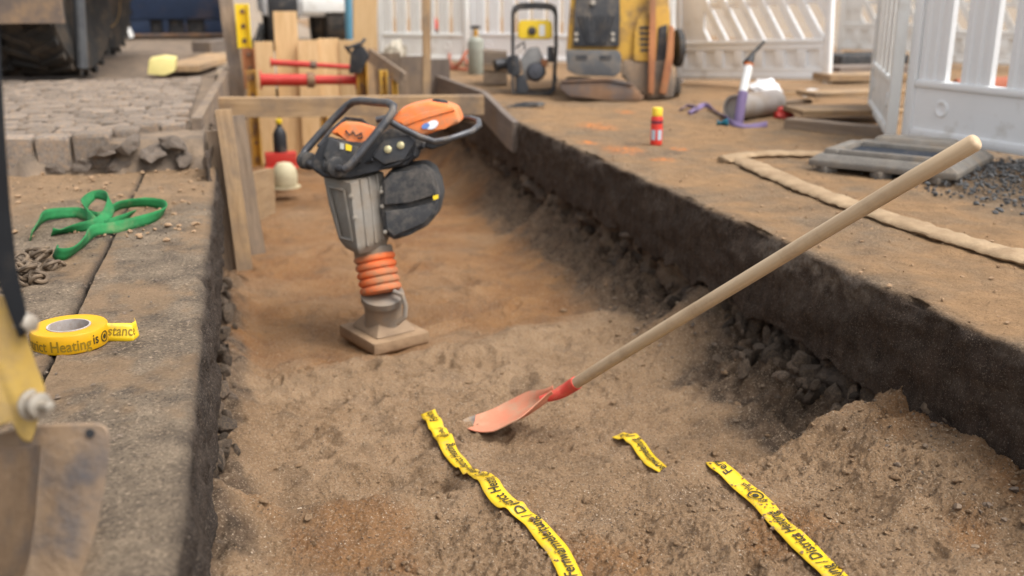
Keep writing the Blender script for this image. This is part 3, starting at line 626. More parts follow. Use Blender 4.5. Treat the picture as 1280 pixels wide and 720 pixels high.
def tape_print(u_start, u_end, size, v0):
    """repeat the tape's wording from u_start on, as far as u_end"""
    parts = []; u = u_start; tv, tf = text_mesh(TXT, size); wl = tv[:, 0].max()
    while u < u_end:
        parts.append((tv, tf, u, v0)); u += wl+size*1.0
        lp, wlg = logo_parts(u, size*0.95, v0); parts += lp; u += wlg+size*1.0
    out = []
    for (tv_, tf_, u0, vv) in parts:                       # keep only faces on the strip
        ok = (tv_[:, 0]+u0 > 0.004) & (tv_[:, 0]+u0 < u_end)
        out.append((tv_, [f for f in tf_ if all(ok[i] for i in f)], u0, vv))
    return out, wl
def lay_path(pts, step=0.007, lift=0.004, smooth=4, wd=0.05):
    """strip path on the sand through world points"""
    P = np.array([[p[0], p[1]] for p in pts]); L = np.concatenate([[0], np.cumsum(np.linalg.norm(np.diff(P, axis=0), axis=1))])
    u = np.arange(0, L[-1], step); X = np.interp(u, L, P[:, 0]); Y = np.interp(u, L, P[:, 1])
    k = np.exp(-np.linspace(-2, 2, 9)**2); k /= k.sum()
    for _ in range(2): X = np.convolve(np.pad(X, 4, 'edge'), k, 'valid'); Y = np.convolve(np.pad(Y, 4, 'edge'), k, 'valid')
    tx = np.gradient(X); ty = np.gradient(Y); l = np.hypot(tx, ty); A = np.stack([-ty/l, tx/l, 0*tx], -1)      # left of travel
    zl = hz(X+A[:, 0]*wd/2, Y+A[:, 1]*wd/2, False); zr = hz(X-A[:, 0]*wd/2, Y-A[:, 1]*wd/2, False); zm = hz(X, Y, False)
    ze = (zl+zr)/2; Zc = np.maximum(zm, ze)
    Zc = np.convolve(np.pad(Zc, 4, 'edge'), k, 'valid')+lift
    
    for _ in range(3): Zc = np.convolve(np.pad(Zc, 4, 'edge'), k, 'valid')
    dz = zl-zr
    for _ in range(3): dz = np.convolve(np.pad(dz, 4, 'edge'), k, 'valid')
    A[:, 2] = dz/wd*0.5; A /= np.linalg.norm(A, axis=1)[:, None]
    return np.stack([X, Y, Zc], -1), A, u

# ================================================================== WARNING TAPES ON THE SAND
def tape(px_pts, label, fold_at, txt_px, txt_is_end, wd=0.05, size=0.039):
    pts = [T(*q) if len(q) == 2 else Vector(q) for q in px_pts]
    C, A, u = lay_path(pts, lift=0.010)
    rb = Ribbon(C, A, wd)
    for fp in fold_at:                                      # small creases where the tape is kinked over itself
        q = np.array(T(*fp)); i = int(np.argmin(np.linalg.norm(C[:, :2]-q[:2], axis=1))); d = (rb.u-rb.u[i])
        rb.C[:, 2] += 0.009*np.exp(-(d/0.012)**2)
        rb.C[:, :2] += (np.tanh(d/0.012)*0.004)[:, None]*rb.A[:, :2]
    rb.C[:, 2] += 0.003*perlin(rb.u*14, rb.u*0+5)
    tip = np.clip(np.minimum(rb.u[-1]-rb.u, rb.u)/0.02, 0, 1)
    o = rb.mesh('warning_tape', YEL_TAPE, None, 5, lambda uu, v: 0.0015*math.sin(uu*31)*v/0.025 + 0.05*v*v/0.05)
    tag(o, label, 'tape', 'yellow warning tapes')
    q = np.array(T(*txt_px)); i = int(np.argmin(np.linalg.norm(C[:, :2]-q[:2], axis=1))); tv, _ = text_mesh(TXT, size); wl = tv[:, 0].max()
    us = rb.u[i]-(wl if txt_is_end else 0)
    parts, _ = tape_print(us-0.0, rb.u[-1]-0.01, size, -size*0.36)
    if us > 0.05:
        lp, wlg = logo_parts(us-size*6.4, size*0.95, -size*0.36)
        parts = [(a, b if us-size*6.4 > 0 else [], c, d) for a, b, c, d in lp]+parts
    rb.print_on('lettering', parts, INK, o, h=0.0035)
    return o, rb
tape([(.575, 1.658, 0), (.575, 1.72, 0), (.576, 1.80, 0), (.557, 1.91, 0), (.530, 1.97, 0), (.508, 2.06, 0), (.515, 2.2, 0), (.535, 2.4, 0), (.543, 2.55, 0), (.53, 2.684, 0), (.53, 2.835, 0), (.529, 2.951, 0), (.532, 3.02, 0)],
     'yellow printed warning tape running past the tip of the shovel blade', [(640, 643), (549, 546)], (709, 729), False)
behind = Vector((1.10, 2.38, 0))
tp2, rb2 = tape([(1052, 738), (1035, 720), (985, 672), (940, 625), (905, 594), (893, 589), (behind.x+0.10, behind.y-0.02, 0), (behind.x+0.02, behind.y-0.01, 0), (815, 584), (803, 570), (788, 553), (771, 548)],
     'yellow printed warning tape spattered with mud dipping behind the crest of sand', [(786, 552)], (953, 650), True)

rg = np.random.default_rng(77); uu = np.concatenate([rg.normal(0.33, 0.06, 60), rg.uniform(0.02, 0.9, 40)]); vv = rg.uniform(-0.024, 0.024, 100); ss = 0.0015+0.0045*rg.random(100)**2
tag(scatter('mud_spatter', rb2.at(uu, vv, 0.003), ss, mat('mud', (0.27, 0.16, 0.08), (0.2, 0.12, 0.06), scale=40, rough=0.95), 12, 0.4), 'specks of mud on the warning tape', kind='stuff')
# ================================================================== SHOVEL
tip = Q(576, 531, 3.22); neck = Q(694, 494, 3.12)
sh = thing('shovel', 'long handled shovel with red blade pushed into the sand', 'shovel', tip)
ax = (neck-tip); Lb = ax.length; xd = ax.normalized(); yd = Vector((0.12, 1, -0.06)); yd = (yd-xd*yd.dot(xd)).normalized(); zd = xd.cross(yd)
mb = MB(); nu, nvv = 26, 15; rows = []
for i in range(nu):
    s = i/(nu-1); 
    hw = 0.098*min(1, (s/0.42)**0.6+0.02) if s < 0.62 else 0.098*(1-sst(0.62, 1.0, s)*0.78)
    r = []
    for j in range(nvv):
        v = -1+2*j/(nvv-1)
        zz = 0.030*v*v*(0.35+0.65*float(sst(0.15, 0.7, s))) - 0.034*math.sin(math.pi*s**0.9)+0.006*math.cos(v*9)*float(sst(.45, .9, s))
        r.append(tip+xd*(s*Lb)+yd*(hw*v)+zd*zz)
    rows.append(r)
mb.loft(rows, cap=False, closed=False); bmesh.ops.recalc_face_normals(mb.bm, faces=mb.bm.faces); bmesh.ops.solidify(mb.bm, geom=mb.bm.faces[:], thickness=0.003)
ctrs = [f.calc_center_median() for f in mb.bm.faces]
for f, c_ in zip(mb.bm.faces, ctrs):
    q_ = (c_-tip).dot(xd)/Lb
    if q_ < 0.10+0.05*float(perlin(c_.y*30, 1.3)): f.material_index = 1
blade = obj('blade', mb, BLADE, sh)
blade.data.materials.append(mat('worn_steel_edge', (0.20, 0.17, 0.15), (0.12, 0.10, 0.085), rough=0.45, metal=0.5, dirt=(0.36, 0.25, 0.15), dscale=20, damt=0.45))
hp = [(706, 488), (716, 481.5), (735, 469.5), (760, 453.5), (800, 429), (860, 392.5), (930, 350), (1000, 307.5), (1070, 265.5), (1140, 223.5), (1218, 178.5)]
def hk(x): t = (x-706)/(1218-706); return 1/((1-t)/3.11+t/2.12)
HP = [Q(x, y, hk(x)) for x, y in hp]
mb = MB(); s0 = neck-ax.normalized()*0.05
mb.tube([s0, neck, neck.lerp(HP[0], .6), HP[0], HP[1], HP[1].lerp(HP[2], 0.25)], [0.012, 0.017, 0.020, 0.0205, 0.0215, 0.0215], 18); obj('socket', mb, RED_S, sh)
mb = MB(); rad = [0.0185]*len(HP); rad[0] = 0.0175; rad[-2:] = [0.0192, 0.0195]
dirn = (HP[-1]-HP[0]).normalized(); M = axis_mat(HP[0], (HP[-1]-HP[1])); Mi = M.inverted()
RotX = Matrix.Rotation(R(90), 4, 'Y')                       # wood grain runs along local X
Mh = M @ RotX; Mi = Mh.inverted()
pts = [Mi @ p for p in HP]; e = pts[-1]+(pts[-1]-pts[-2]).normalized()*0.006; pts.append(e); rad.append(0.0165); pts.append(e+(pts[-2]-pts[-3]).normalized()*0.003); rad.append(0.012)
mb.tube(pts, rad, 20); obj('handle', mb, W_HANDLE, sh, Mh)
mb = MB(); mb.lathe([(0.0, 0), (0.005, 0.0), (0.005, 0.003), (0.0, 0.004)], axis_mat(HP[0].lerp(HP[1], .5)+Vector((-0.004, -0.018, 0.009)), (-.2, -.9, .4)), 10); obj('rivet', mb, ZINC, sh)

# ================================================================== VIBRATORY RAMMER
K0 = 4.02
foot = [Zp(424, 414, -0.555), Zp(468, 440, -0.56), Zp(537, 423, -0.565), Zp(492, 400, -0.56)]
fc = sum(foot, Vector())/4
ram = thing('vibratory_rammer', 'orange and grey vibratory rammer standing in the trench on its flat shoe', 'rammer', fc)
U3 = lambda dx, dz=0: Vector((0, 0, dz))
mb = MB(); low = [p+Vector((0, 0, -0.015)) for p in foot]; cn = fc
lo2 = [cn+(p-cn)*0.9+Vector((0, 0, -0.03)) for p in foot]; hi2 = [p+Vector((0, 0, 0.03)) for p in foot]
mb.loft([lo2, low, hi2], bev=0.006)
obj('shoe', mb, mat('shoe_wood', (0.27, 0.175, 0.10), (0.19, 0.12, 0.07), scale=6, rough=0.9, dirt=(0.36, 0.24, 0.14), dscale=5, damt=0.6, bump=0.004, bscale=40), ram)
mb = MB(); ft = [cn+(p-cn)*0.74+Vector((0, 0, 0.031)) for p in foot]; ft2 = [cn+(p-cn)*0.46+Vector((0, 0, 0.085)) for p in foot]; mb.loft([ft, ft2], bev=0.012); obj('shoe_bracket', mb, mat('sandy_steel', (0.34, 0.24, 0.155), (0.26, 0.18, 0.115), rough=0.9, dirt=(0.2, 0.17, 0.14), damt=0.4), ram)
LEGM = mat('leg_grey', (0.25, 0.215, 0.18), (0.2, 0.17, 0.14), rough=0.65, metal=0.2, dirt=(0.33, 0.235, 0.15), dscale=8, damt=0.55)
c0 = fc+Vector((0, 0, 0.02)); c1 = Q(478, 366, K0); Ml = axis_mat(c0, c1-c0); hl = (c1-c0).length
mb = MB(); mb.lathe([(0.078, 0), (0.080, hl*.25), (0.075, hl*.32), (0.077, hl*.8), (0.088, hl*.83), (0.088, hl*.97), (0.07, hl)], Ml, 28); leg = obj('leg', mb, LEGM, ram)
mb = MB(); mb.tube([Q(492, 364, K0-.05), Q(503, 369, K0-.06), Q(507, 382, K0-.06), Q(506, 396, K0-.06), Q(496, 405, K0-.05)], 0.010, 8); obj('lug_handle', mb, LEGM, ram)
b0 = Q(477, 367, K0); b1 = Q(467, 316, K0); hb = (b1-b0).length; Mb = axis_mat(b0, b1-b0)
prof = [(0.06, 0)]
for k in range(5):
    z0 = hb*(0.03+k*0.188); prof += [(0.073, z0), (0.082, z0+hb*.035), (0.085, z0+hb*.09), (0.082, z0+hb*.145), (0.073, z0+hb*.18)]
prof += [(0.06, hb)]
mb = MB(); mb.lathe(prof, Mb, 32); obj('bellows', mb, ORG_B, ram)
mb = MB(); mb.lathe([(0.075, -0.004), (0.078, 0.0), (0.078, 0.03), (0.07, 0.034)], axis_mat(b1-(b1-b0).normalized()*0.012, b1-b0), 28); obj('clamp_ring', mb, LEGM, ram)
def G(x, y, dn=0.0): return Q(x, y, K0-dn)
# grey guard: four-cornered, tapering down
top = [G(403, 219, 0.02), G(438, 229, 0.16), G(480, 214, 0.06), G(446, 206, -0.10)]
mid = [G(410, 255, 0.02), G(441, 263, 0.155), G(486, 250, 0.06), G(452, 243, -0.10)]
low = [G(423, 300, 0.02), G(447, 312, 0.145), G(488, 296, 0.05), G(458, 290, -0.08)]
bot = [G(432, 311, 0.03), G(449, 319, 0.12), G(482, 311, 0.04), G(460, 305, -0.05)]
mb = MB(); mb.loft([bot, low, mid, top], bev=0.010, seg=2); guard = obj('guard', mb, GUARD, ram)
fl = lambda a, b, c, d, k: [a.lerp(b, .0), b]
mb = MB()                                               # recessed panel frame on the left face and ribs on the right face
def face_bar(p, q, r=0.006): mb.tube([p, q], r, 6)
face_bar(G(410, 233, .062), G(426, 297, .060)); face_bar(G(430, 238, .135), G(441, 301, .125)); face_bar(G(410, 233, .062), G(430, 238, .135)); face_bar(G(426, 297, .060), G(441, 301, .125))
for t in (0.3, 0.55, 0.78):
    face_bar(top[1].lerp(top[2], t)+Vector((0, -0.002, 0)), low[1].lerp(low[2], t)+Vector((0, -0.002, 0)), 0.007)
obj('guard_rib', mb, GUARD, guard)
for (x, y, dn) in [(439, 245, .16), (444, 272, .158), (478, 235, .09)]:
    mb = MB(); mb.lathe([(0, 0), (0.009, 0), (0.009, 0.006), (0, 0.008)], axis_mat(G(x, y, dn), -Vector(FW)), 10); obj('bolt', mb, ZINC, guard)
# black ribbed starter / filter cover on the right
cov = [(476, 226), (489, 213), (510, 208), (529, 206), (541, 213), (547, 228), (551, 245), (546, 268), (534, 283), (512, 294), (492, 301), (479, 290), (474, 262)]
def flat_prism(pts, d0, d1, m, name, parent, bev=0.012, seg=3, skew=(0, 0)):
    mb = MB(); mb.prism([G(x+skew[0], y+skew[1], d0) for x, y in pts], [G(x, y, d1) for x, y in pts], bev, seg); return obj(name, mb, m, parent)
cover = flat_prism(cov, -0.10, 0.10, BLK_D, 'side_cover', ram, 0.016, 3, (6, -7))
up_ = [(480, 227), (490, 216), (528, 210), (540, 217), (546, 244), (512, 253), (480, 257)]
flat_prism(up_, 0.095, 0.125, BLK_D, 'cover_panel', cover, 0.007)
lw_ = [(481, 264), (512, 260), (546, 252), (541, 268), (530, 280), (492, 296), (483, 288)]
flat_prism(lw_, 0.095, 0.118, BLK_D, 'cover_panel', cover, 0.007)
mb = MB(); mb.prism([G(541, 245, .126), G(548, 243, .126), G(548, 248, .126), G(542, 250, .126)], [G(541, 245, .13), G(548, 243, .13), G(548, 248, .13), G(542, 250, .13)]); obj('sticker', mb, YEL_C, cover)
for (x, y) in [(477, 240), (478, 258), (482, 290)]:
    mb = MB(); mb.lathe([(0, 0), (0.008, 0), (0.008, 0.01), (0, 0.012)], axis_mat(G(x, y, .10), -Vector(FW)), 10); obj('bolt', mb, ZINC, cover)
# engine deck
deck = flat_prism([(386, 208), (399, 182), (411, 170), (452, 182), (490, 160), (532, 168), (524, 196), (505, 208), (470, 214), (440, 224), (404, 222)], -0.13, 0.13, BLK, 'engine_deck', ram, 0.012)
pan = flat_prism([(404, 194), (411, 172), (449, 184), (452, 203), (430, 207), (410, 205)], 0.125, 0.15, BLK_D, 'side_panel', deck, 0.006)
flat_prism([(425, 178.5), (430, 179.5), (430, 187), (425, 186)], 0.151, 0.154, mat('decal_grey', (0.5, 0.5, 0.45), rough=0.5), 'sticker', pan, 0)
flat_prism([(432, 179.5), (440, 182), (439, 189), (432, 187.5)], 0.151, 0.154, YEL_C, 'sticker', pan, 0)
brk = flat_prism([(465, 196), (478, 176), (512, 168), (520, 176), (506, 200), (480, 206)], 0.125, 0.15, STEEL_D, 'bracket', deck, 0.006)
for (x, y) in [(485, 187), (501, 182)]:
    mb = MB(); mb.lathe([(0, 0), (0.015, 0), (0.015, 0.008), (0.008, 0.012), (0, 0.012)], axis_mat(G(x, y, .15), -Vector(FW)), 12); obj('bolt', mb, mat('brass_bolt', (0.5, 0.44, 0.25), rough=0.4, metal=.4), brk)
for (x0, y0, x1, y1) in [(455, 205, 470, 190), (470, 212, 520, 190), (508, 205, 522, 178), (520, 186, 531, 176)]:
    mb = MB(); mb.tube([G(x0, y0, .12), G((x0+x1)/2+3, (y0+y1)/2+3, .14), G(x1, y1, .12)], 0.008, 7); obj('hose', mb, BLK, deck)
hood = flat_prism([(413, 166), (429, 152), (452, 153), (474, 160), (478, 170), (456, 190), (449, 183)], -0.09, 0.11, ORG, 'engine_hood', ram, 0.014)
mb = MB(); mb.tube([G(432, 163, .115), G(437, 169, .117), G(441, 164, .115), G(445, 170, .117), G(452, 166, .115), G(453, 172, .117), G(447, 173, .117)], 0.0035, 6); obj('emblem', mb, BLK, hood)
tank = flat_prism([(489, 152), (499, 138), (512, 132), (536, 127), (560, 131), (571, 136), (577, 153), (556, 161), (530, 170), (506, 163)], -0.13, 0.13, ORG, 'fuel_tank', ram, 0.022, 4, (4, -4))
flat_prism([(500, 152), (530, 140), (566, 134), (569, 138), (534, 147), (505, 158)], 0.128, 0.136, ORG, 'tank_ridge', tank, 0.003)
c_ = G(549, 134, .02); mb = MB(); mb.lathe([(0.03, 0), (0.034, 0.004), (0.034, 0.022), (0.030, 0.027), (0, 0.028)], axis_mat(c_, Vector(UP)*0.9+Vector((0.1, 0, 0))), 20); obj('fuel_cap', mb, BLK, tank)
mb = MB(); mb.tube([G(557, 134, 0), G(563, 135, .02), G(568, 134, .0), G(568, 139, .05)], 0.006, 6); obj('breather', mb, BLK, tank)
for (x, y, rx, ry, m_) in [(540, 156, 8, 5.5, mat('decal_white', (0.75, 0.76, 0.78), rough=0.4)), (532, 157.5, 5, 3.5, mat('decal_blue', (0.12, 0.22, 0.5), rough=0.4))]:
    pts = [(x+rx*math.cos(a)+.0, y+ry*math.sin(a)-rx*.25*math.cos(a)) for a in [k*math.pi/8 for k in range(16)]]
    off = 0.133 if rx > 6 else 0.135
    flat_prism(pts, off, off+0.002, m_, 'emblem', tank, 0)
flat_prism([(516, 172), (545, 178), (568, 166), (565, 178), (540, 187), (522, 182)], -0.10, 0.10, BLK, 'tank_cradle', ram, 0.008)
# handle loop and tank rail
hpts = [G(430, 212, .20), G(438, 207, .205), G(452, 190, .20), G(470, 168, .19), G(484, 150, .18), G(491, 140, .17), G(492, 133, .15), G(486, 129, .10), G(470, 128, .02), G(452, 126, -.06), G(442, 127, -.10), G(434, 132, -.13), G(415, 151, -.14), G(396, 172, -.14), G(382, 188, -.13), G(377, 198, -.11), G(382, 204, -.06)]
mb = MB(); mb.tube(hpts, 0.0165, 12); hd = obj('handle', mb, TUBE_G, ram)
mb = MB(); mb.tube([G(384, 204, -.05), G(402, 207, .05), G(418, 209, .13), G(430, 212, .20)], 0.014, 10); obj('cross_bar', mb, TUBE_G, hd)
for (x, y, dn, rr, hh) in [(384, 201, -.07, .036, .06), (417, 208, .13, .040, .075)]:
    d = (G(430, 212, .2)-G(384, 204, -.05)).normalized(); mb = MB(); mb.lathe([(rr*.7, -hh/2), (rr, -hh*.42), (rr, -hh*.15), (rr*.85, -hh*.1), (rr*.85, hh*.1), (rr, hh*.15), (rr, hh*.42), (rr*.7, hh/2)], axis_mat(G(x, y, dn), d), 20); obj('rubber_mount', mb, BLK_D, hd)
mb = MB(); mb.tube([G(470, 150, -.14), G(520, 139, -.15), G(568, 149, -.15), G(588, 148, -.11), G(598, 151, -.03), G(599, 157, .05), G(590, 164, .12), G(560, 174, .165), G(543, 177, .17), G(525, 171, .17), G(500, 159, .165), G(488, 152, .16)], 0.013, 10); obj('tank_rail', mb, TUBE_G, ram)
mb = MB(); mb.tube([G(398, 183, .0), G(412, 165, -.05), G(432, 148, -.1), G(452, 150, -.1), G(462, 158, -.08)], 0.008, 8); obj('throttle_lever', mb, BLK, ram)

# ================================================================== TAPE ROLL, STRAP, CHAIN ON THE LEFT SLAB
rc = Zp(89, 430); ro, ri, rh = 0.086, 0.049, 0.047
roll = thing('tape_roll', 'thick roll of yellow printed warning tape lying on the left slab', 'tape roll', rc)
mb = MB(); rr = [(ri+.0005, 0.003), (ro-.002, 0.002), (ro, 0.006), (ro, rh-.003), (ro-.002, rh), (ri+.012, rh+.0015), (ri+.0005, rh-.001)]
mb.loft([[rc+Vector((r*math.cos(a), r*math.sin(a), z)) for a in [2*math.pi*k/72 for k in range(72)]] for r, z in rr+rr[:1]], cap=False)
wound = obj('wound_tape', mb, mat('tape_roll_yellow', (0.64, 0.355, 0.006), (0.58, 0.31, 0.005), scale=10, rough=0.4, dirt=(0.5, 0.36, 0.13), dscale=12, damt=0.18), roll)
mb = MB(); rr = [(ri, 0.001), (ri, rh+.0005), (ri-.004, rh+.0005), (ri-.004, 0.001)]
mb.loft([[rc+Vector((r*math.cos(a), r*math.sin(a), z)) for a in [2*math.pi*k/48 for k in range(48)]] for r, z in rr+rr[:1]], cap=False); obj('cardboard_core', mb, CARD, roll)
class Cyl:
    def __init__(s, c, r, a0): s.c, s.r, s.a0 = c, r, a0
    def put(s, V): 
        a = s.a0+V[:, 0]/s.r; return np.stack([s.c.x+(s.r+.0012)*np.cos(a), s.c.y+(s.r+.0012)*np.sin(a), s.c.z+V[:, 1]], -1)
facing = math.atan2(-rc.y, -rc.x)                        # towards the camera
def cyl_print(name, parts, m):
    cy = Cyl(rc, ro, facing); V = []; F = []; off = 0
    for tv, tf, u0, v0 in parts:
        V.append(cy.put(np.stack([tv[:, 0]+u0, tv[:, 1]+v0], -1))); F += [tuple(i+off for i in f) for f in tf]; off += len(tv)
    me = bpy.data.meshes.new(name); me.from_pydata(np.concatenate(V).tolist(), [], F); me.update(); link(name, me, m, wound)['kind'] = 'stuff'
tv, tf = text_mesh('District Heating', 0.037); wl = tv[:, 0].max()
cyl_print('lettering', [(tv, tf, 0.045-wl, 0.010)], INK2)
a_, fa_ = text_mesh('is', 0.034); r1, f1 = ring_mesh(.0105, .0135); r2, f2 = ring_mesh(.0001, .006, 16)
cyl_print('lettering', [(a_, fa_, 0.049, 0.016), (r1, f1, 0.087, 0.024), (r2, f2, 0.087, 0.024)], INK)
# loose end standing on edge
tang = [Q(137, 424, 2.36), Zp(134, 425), Zp(146, 420), Zp(158, 417), Zp(168, 418), Zp(174, 413)]
P_ = []
for k, (x, y) in enumerate([(126, 428), (136, 427), (147, 426), (158, 425), (167, 424), (173, 419), (171, 414)]):
    q = Zp(x, y); P_.append((q.x, q.y, 0.026-0.002*k))
L_ = np.array(P_); uu = np.linspace(0, len(P_)-1, 40); Cx = np.stack([np.interp(uu, range(len(P_)), L_[:, i]) for i in range(3)], -1)
Ax = np.tile(np.array([0, 0, 1.0]), (40, 1)); Ax[:, 1] += np.linspace(0, 0.75, 40); Ax[:, 0] += 0.25*np.sin(np.linspace(0, 5, 40)); Ax /= np.linalg.norm(Ax, axis=1)[:, None]
rb = Ribbon(Cx, Ax, 0.044); rb.flatup = False; end = rb.mesh('loose_end', YEL_TAPE, roll, 5)
tv2, tf2 = text_mesh('istance', 0.034)
# print on the side that faces the camera
V = rb.at(0.012+tv2[:, 0], -0.008+tv2[:, 1], 0.0); V = V + (np.array(CAM)-V)/np.linalg.norm(np.array(CAM)-V, axis=1)[:, None]*0.0018
okv = tv2[:, 0] < rb.u[-1]-0.02; me = bpy.data.meshes.new('lettering'); me.from_pydata(V.tolist(), [], [f for f in tf2 if all(okv[i] for i in f)]); me.update(); link('lettering', me, INK2, end)['kind'] = 'stuff'

def strap(name, pxs, wd, m, label, cat, loop=False, lean=0.35, group=None):
    """webbing standing mostly on edge: pxs = (px, py, lift)"""
    pts = [Zp(x, y)+Vector((0, 0, z)) for x, y, z in pxs]; n = len(pts); out = []
    N = n if loop else n-1
    for i in range(N):                                   # Catmull-Rom
        p0, p1, p2, p3 = [pts[(i+k) % n] if loop else pts[min(max(i+k, 0), n-1)] for k in (-1, 0, 1, 2)]
        for k in range(12):
            t = k/12; out.append(0.5*((2*p1)+(p2-p0)*t+(2*p0-5*p1+4*p2-p3)*t*t+(3*p1-p0-3*p2+p3)*t**3))
    C = np.array([list(p) for p in out]); t = np.gradient(C, axis=0); t /= np.linalg.norm(t, axis=1)[:, None]
    side = np.cross(t, [0, 0, 1.0]); L = lean*np.sin(np.arange(len(C))*0.11+0.6)
    A = np.array([0, 0, 1.0])[None]*np.cos(L)[:, None]+side*np.sin(L)[:, None]; A /= np.linalg.norm(A, axis=1)[:, None]
    C[:, 2] = np.maximum(C[:, 2]+wd/2*np.cos(L), wd/2*np.cos(L)+.002)
    rb = Ribbon(C, A, wd); rb.flatup = False; o = rb.mesh(name, m, None, 4, None, 0.004); return tag(o, label, cat, group)
gs = strap('lifting_strap', [(40, 302, 0), (46, 290, 0), (60, 279, .01), (95, 272, 0), (125, 279, 0), (150, 268, .015), (178, 262, .01), (202, 262, 0), (206, 270, 0), (190, 280, 0), (150, 290, 0), (120, 298, .01), (104, 312, 0), (88, 324, 0), (74, 326, 0), (70, 321, .004)], 0.040, GREEN,
      'green webbing lifting strap lying in loops on the left slab', 'strap', lean=0.5)
g2 = strap('strap_loop', [(66, 297, .0), (80, 294, 0), (110, 290, 0), (132, 283, .02), (140, 270, .04), (122, 262, .045), (108, 268, .03), (112, 280, .01), (130, 286, 0), (150, 283, .0), (168, 274, .01)], 0.038, GREEN, None, None, lean=0.9)
g2.parent = gs
chain = thing('chain', 'heap of rusty steel chain beside the green strap on the left slab', 'chain', Zp(35, 345))
def link_mesh():
    pts = []; Lk, Wk = 0.021, 0.0125
    for k in range(20):
        a = 2*math.pi*k/20; pts.append((math.cos(a)*Wk + (Lk-Wk)*(1 if math.cos(a) > 0.05 else (-1 if math.cos(a) < -0.05 else 0)), math.sin(a)*Wk, 0))
    mb = MB(); mb.tube(pts, 0.0052, 7, closed=True); me = mb.mesh('link'); me.materials.append(CHAIN); return me
LKM = link_mesh(); rs = random.Random(3)
ctr = [Zp(45, 325), Zp(28, 340), Zp(10, 356), Zp(52, 338), Zp(35, 352), Zp(18, 345)]
for i in range(64):
    c = rs.choice(ctr); r_ = rs.random(); zz = 0.008+0.05*rs.random()*max(0, 1-r_)
    M = Matrix.LocRotScale(c+Vector((rs.gauss(0, .028), rs.gauss(0, .034), zz)), Euler((rs.uniform(-.9, .9), rs.uniform(-.5, .5), rs.uniform(0, 6.28))), Vector((1.15, 1.15, 1.15)))
    link('chain_link', LKM, None, chain, M)

# ================================================================== EXCAVATOR BUCKET REACHING IN FROM THE LEFT
KB = 1.36
def B(x, y, k=KB): return Q(x, y, k)
exc = thing('excavator_arm', 'yellow excavator arm with worn steel bucket resting on the left slab', 'excavator', Zp(40, 700))
mb = MB(); outl = [(36, 531), (118, 528), (131, 531), (137, 541), (137, 562), (131, 610), (121, 660), (108, 700), (92, 740), (76, 775), (40, 800), (-60, 800), (-60, 560)]
mb.prism([B(x, y, KB) for x, y in outl], [B(x, y, KB+.022) for x, y in outl], 0.003, 1)
bk = obj('bucket_side', mb, BUCKET, exc)
mb = MB(); mb.lathe([(0.0, 0), (0.0062, 0), (0.0062, 0.002), (0.0, 0.002)], axis_mat(B(113, 541.5, KB-.0005), -Vector(FW)), 14); obj('hole', mb, BLK, bk)
mb = MB(); shell = [(52, 556, .0), (48, 600, .0), (44, 650, .005), (36, 700, .01), (24, 740, .02), (10, 780, .03)]
r0 = [B(x, y, KB-.004-d) for x, y, d in shell]; r1 = [B(x-30, y+4, KB-.10-d) for x, y, d in shell]; r2 = [B(x-95, y+8, KB-.20-d) for x, y, d in shell]
mb.loft([r0, r1, r2], cap=False, closed=False); bmesh.ops.solidify(mb.bm, geom=mb.bm.faces[:], thickness=0.012); obj('bucket_shell', mb, BUCKET, exc)
mb = MB(); pl = [(-40, 366), (4, 370), (22, 376), (28, 400), (33, 428), (46, 458), (57, 486), (52, 512), (43, 540), (39, 554), (29, 552), (20, 540), (17, 522), (4, 532), (-40, 548)]
mb.prism([B(x, y, KB-.05) for x, y in pl], [B(x, y, KB-.015) for x, y in pl], 0.003, 1); brk = obj('quick_hitch', mb, mat('dusty_yellow', (0.52, 0.345, 0.085), (0.42, 0.265, 0.06), scale=6, rough=0.6, dirt=(0.27, 0.19, 0.11), dscale=9, damt=0.5, bump=0.001, bscale=90), exc)
for (x, y, r_, h_) in [(35, 404, 0.0125, .012), (46, 506, 0.017, .014)]:
    d = (Vector(RT)*0.85-Vector(FW)*0.5).normalized(); c = B(x-6, y, KB-.05)
    mb = MB(); mb.lathe([(0, 0), (r_*1.25, 0), (r_*1.25, .004), (r_, .005), (r_, .005+h_), (r_*.6, .007+h_), (0, .007+h_)], axis_mat(c, d), 6 if r_ < .015 else 18); pin = obj('pin', mb, ZINC, brk)
    if r_ > .015:
        mb = MB(); mb.lathe([(0, 0), (.007, 0), (.007, .018), (0, .02)], axis_mat(c+d*(.007+h_), d), 12); obj('pin_end', mb, ZINC, pin)
mb = MB(); rod0 = [(-20, 30), (-1, 30), (6, 160), (13, 260), (21, 335), (33, 388), (31, 418), (24, 424), (14, 398), (-2, 352), (-20, 300)]
mb.prism([B(x, y, KB-.066) for x, y in rod0], [B(x, y, KB-.052) for x, y in rod0], 0.003, 1); obj('link_rod', mb, mat('black_paint', (0.012, 0.013, 0.015), (0.008, 0.008, 0.009), rough=0.5, dirt=(0.035, 0.03, 0.026), dscale=9, damt=.2, spec=.2), exc)
mb = MB(); a0 = B(-60, 440, KB+.03); a1 = a0+Vector((-0.55, -0.15, 0.95)); mb.loft([[a0+Vector((sx*.06, sy*.05, sz*.0)) for sx, sy, sz in ((-1, -1, 0), (1, -1, 0), (1, 1, 0), (-1, 1, 0))], [a1+Vector((sx*.09, sy*.06, 0)) for sx, sy in ((-1, -1), (1, -1), (1, 1), (-1, 1))]], bev=.006); obj('dipper_arm', mb, YEL_M, exc)

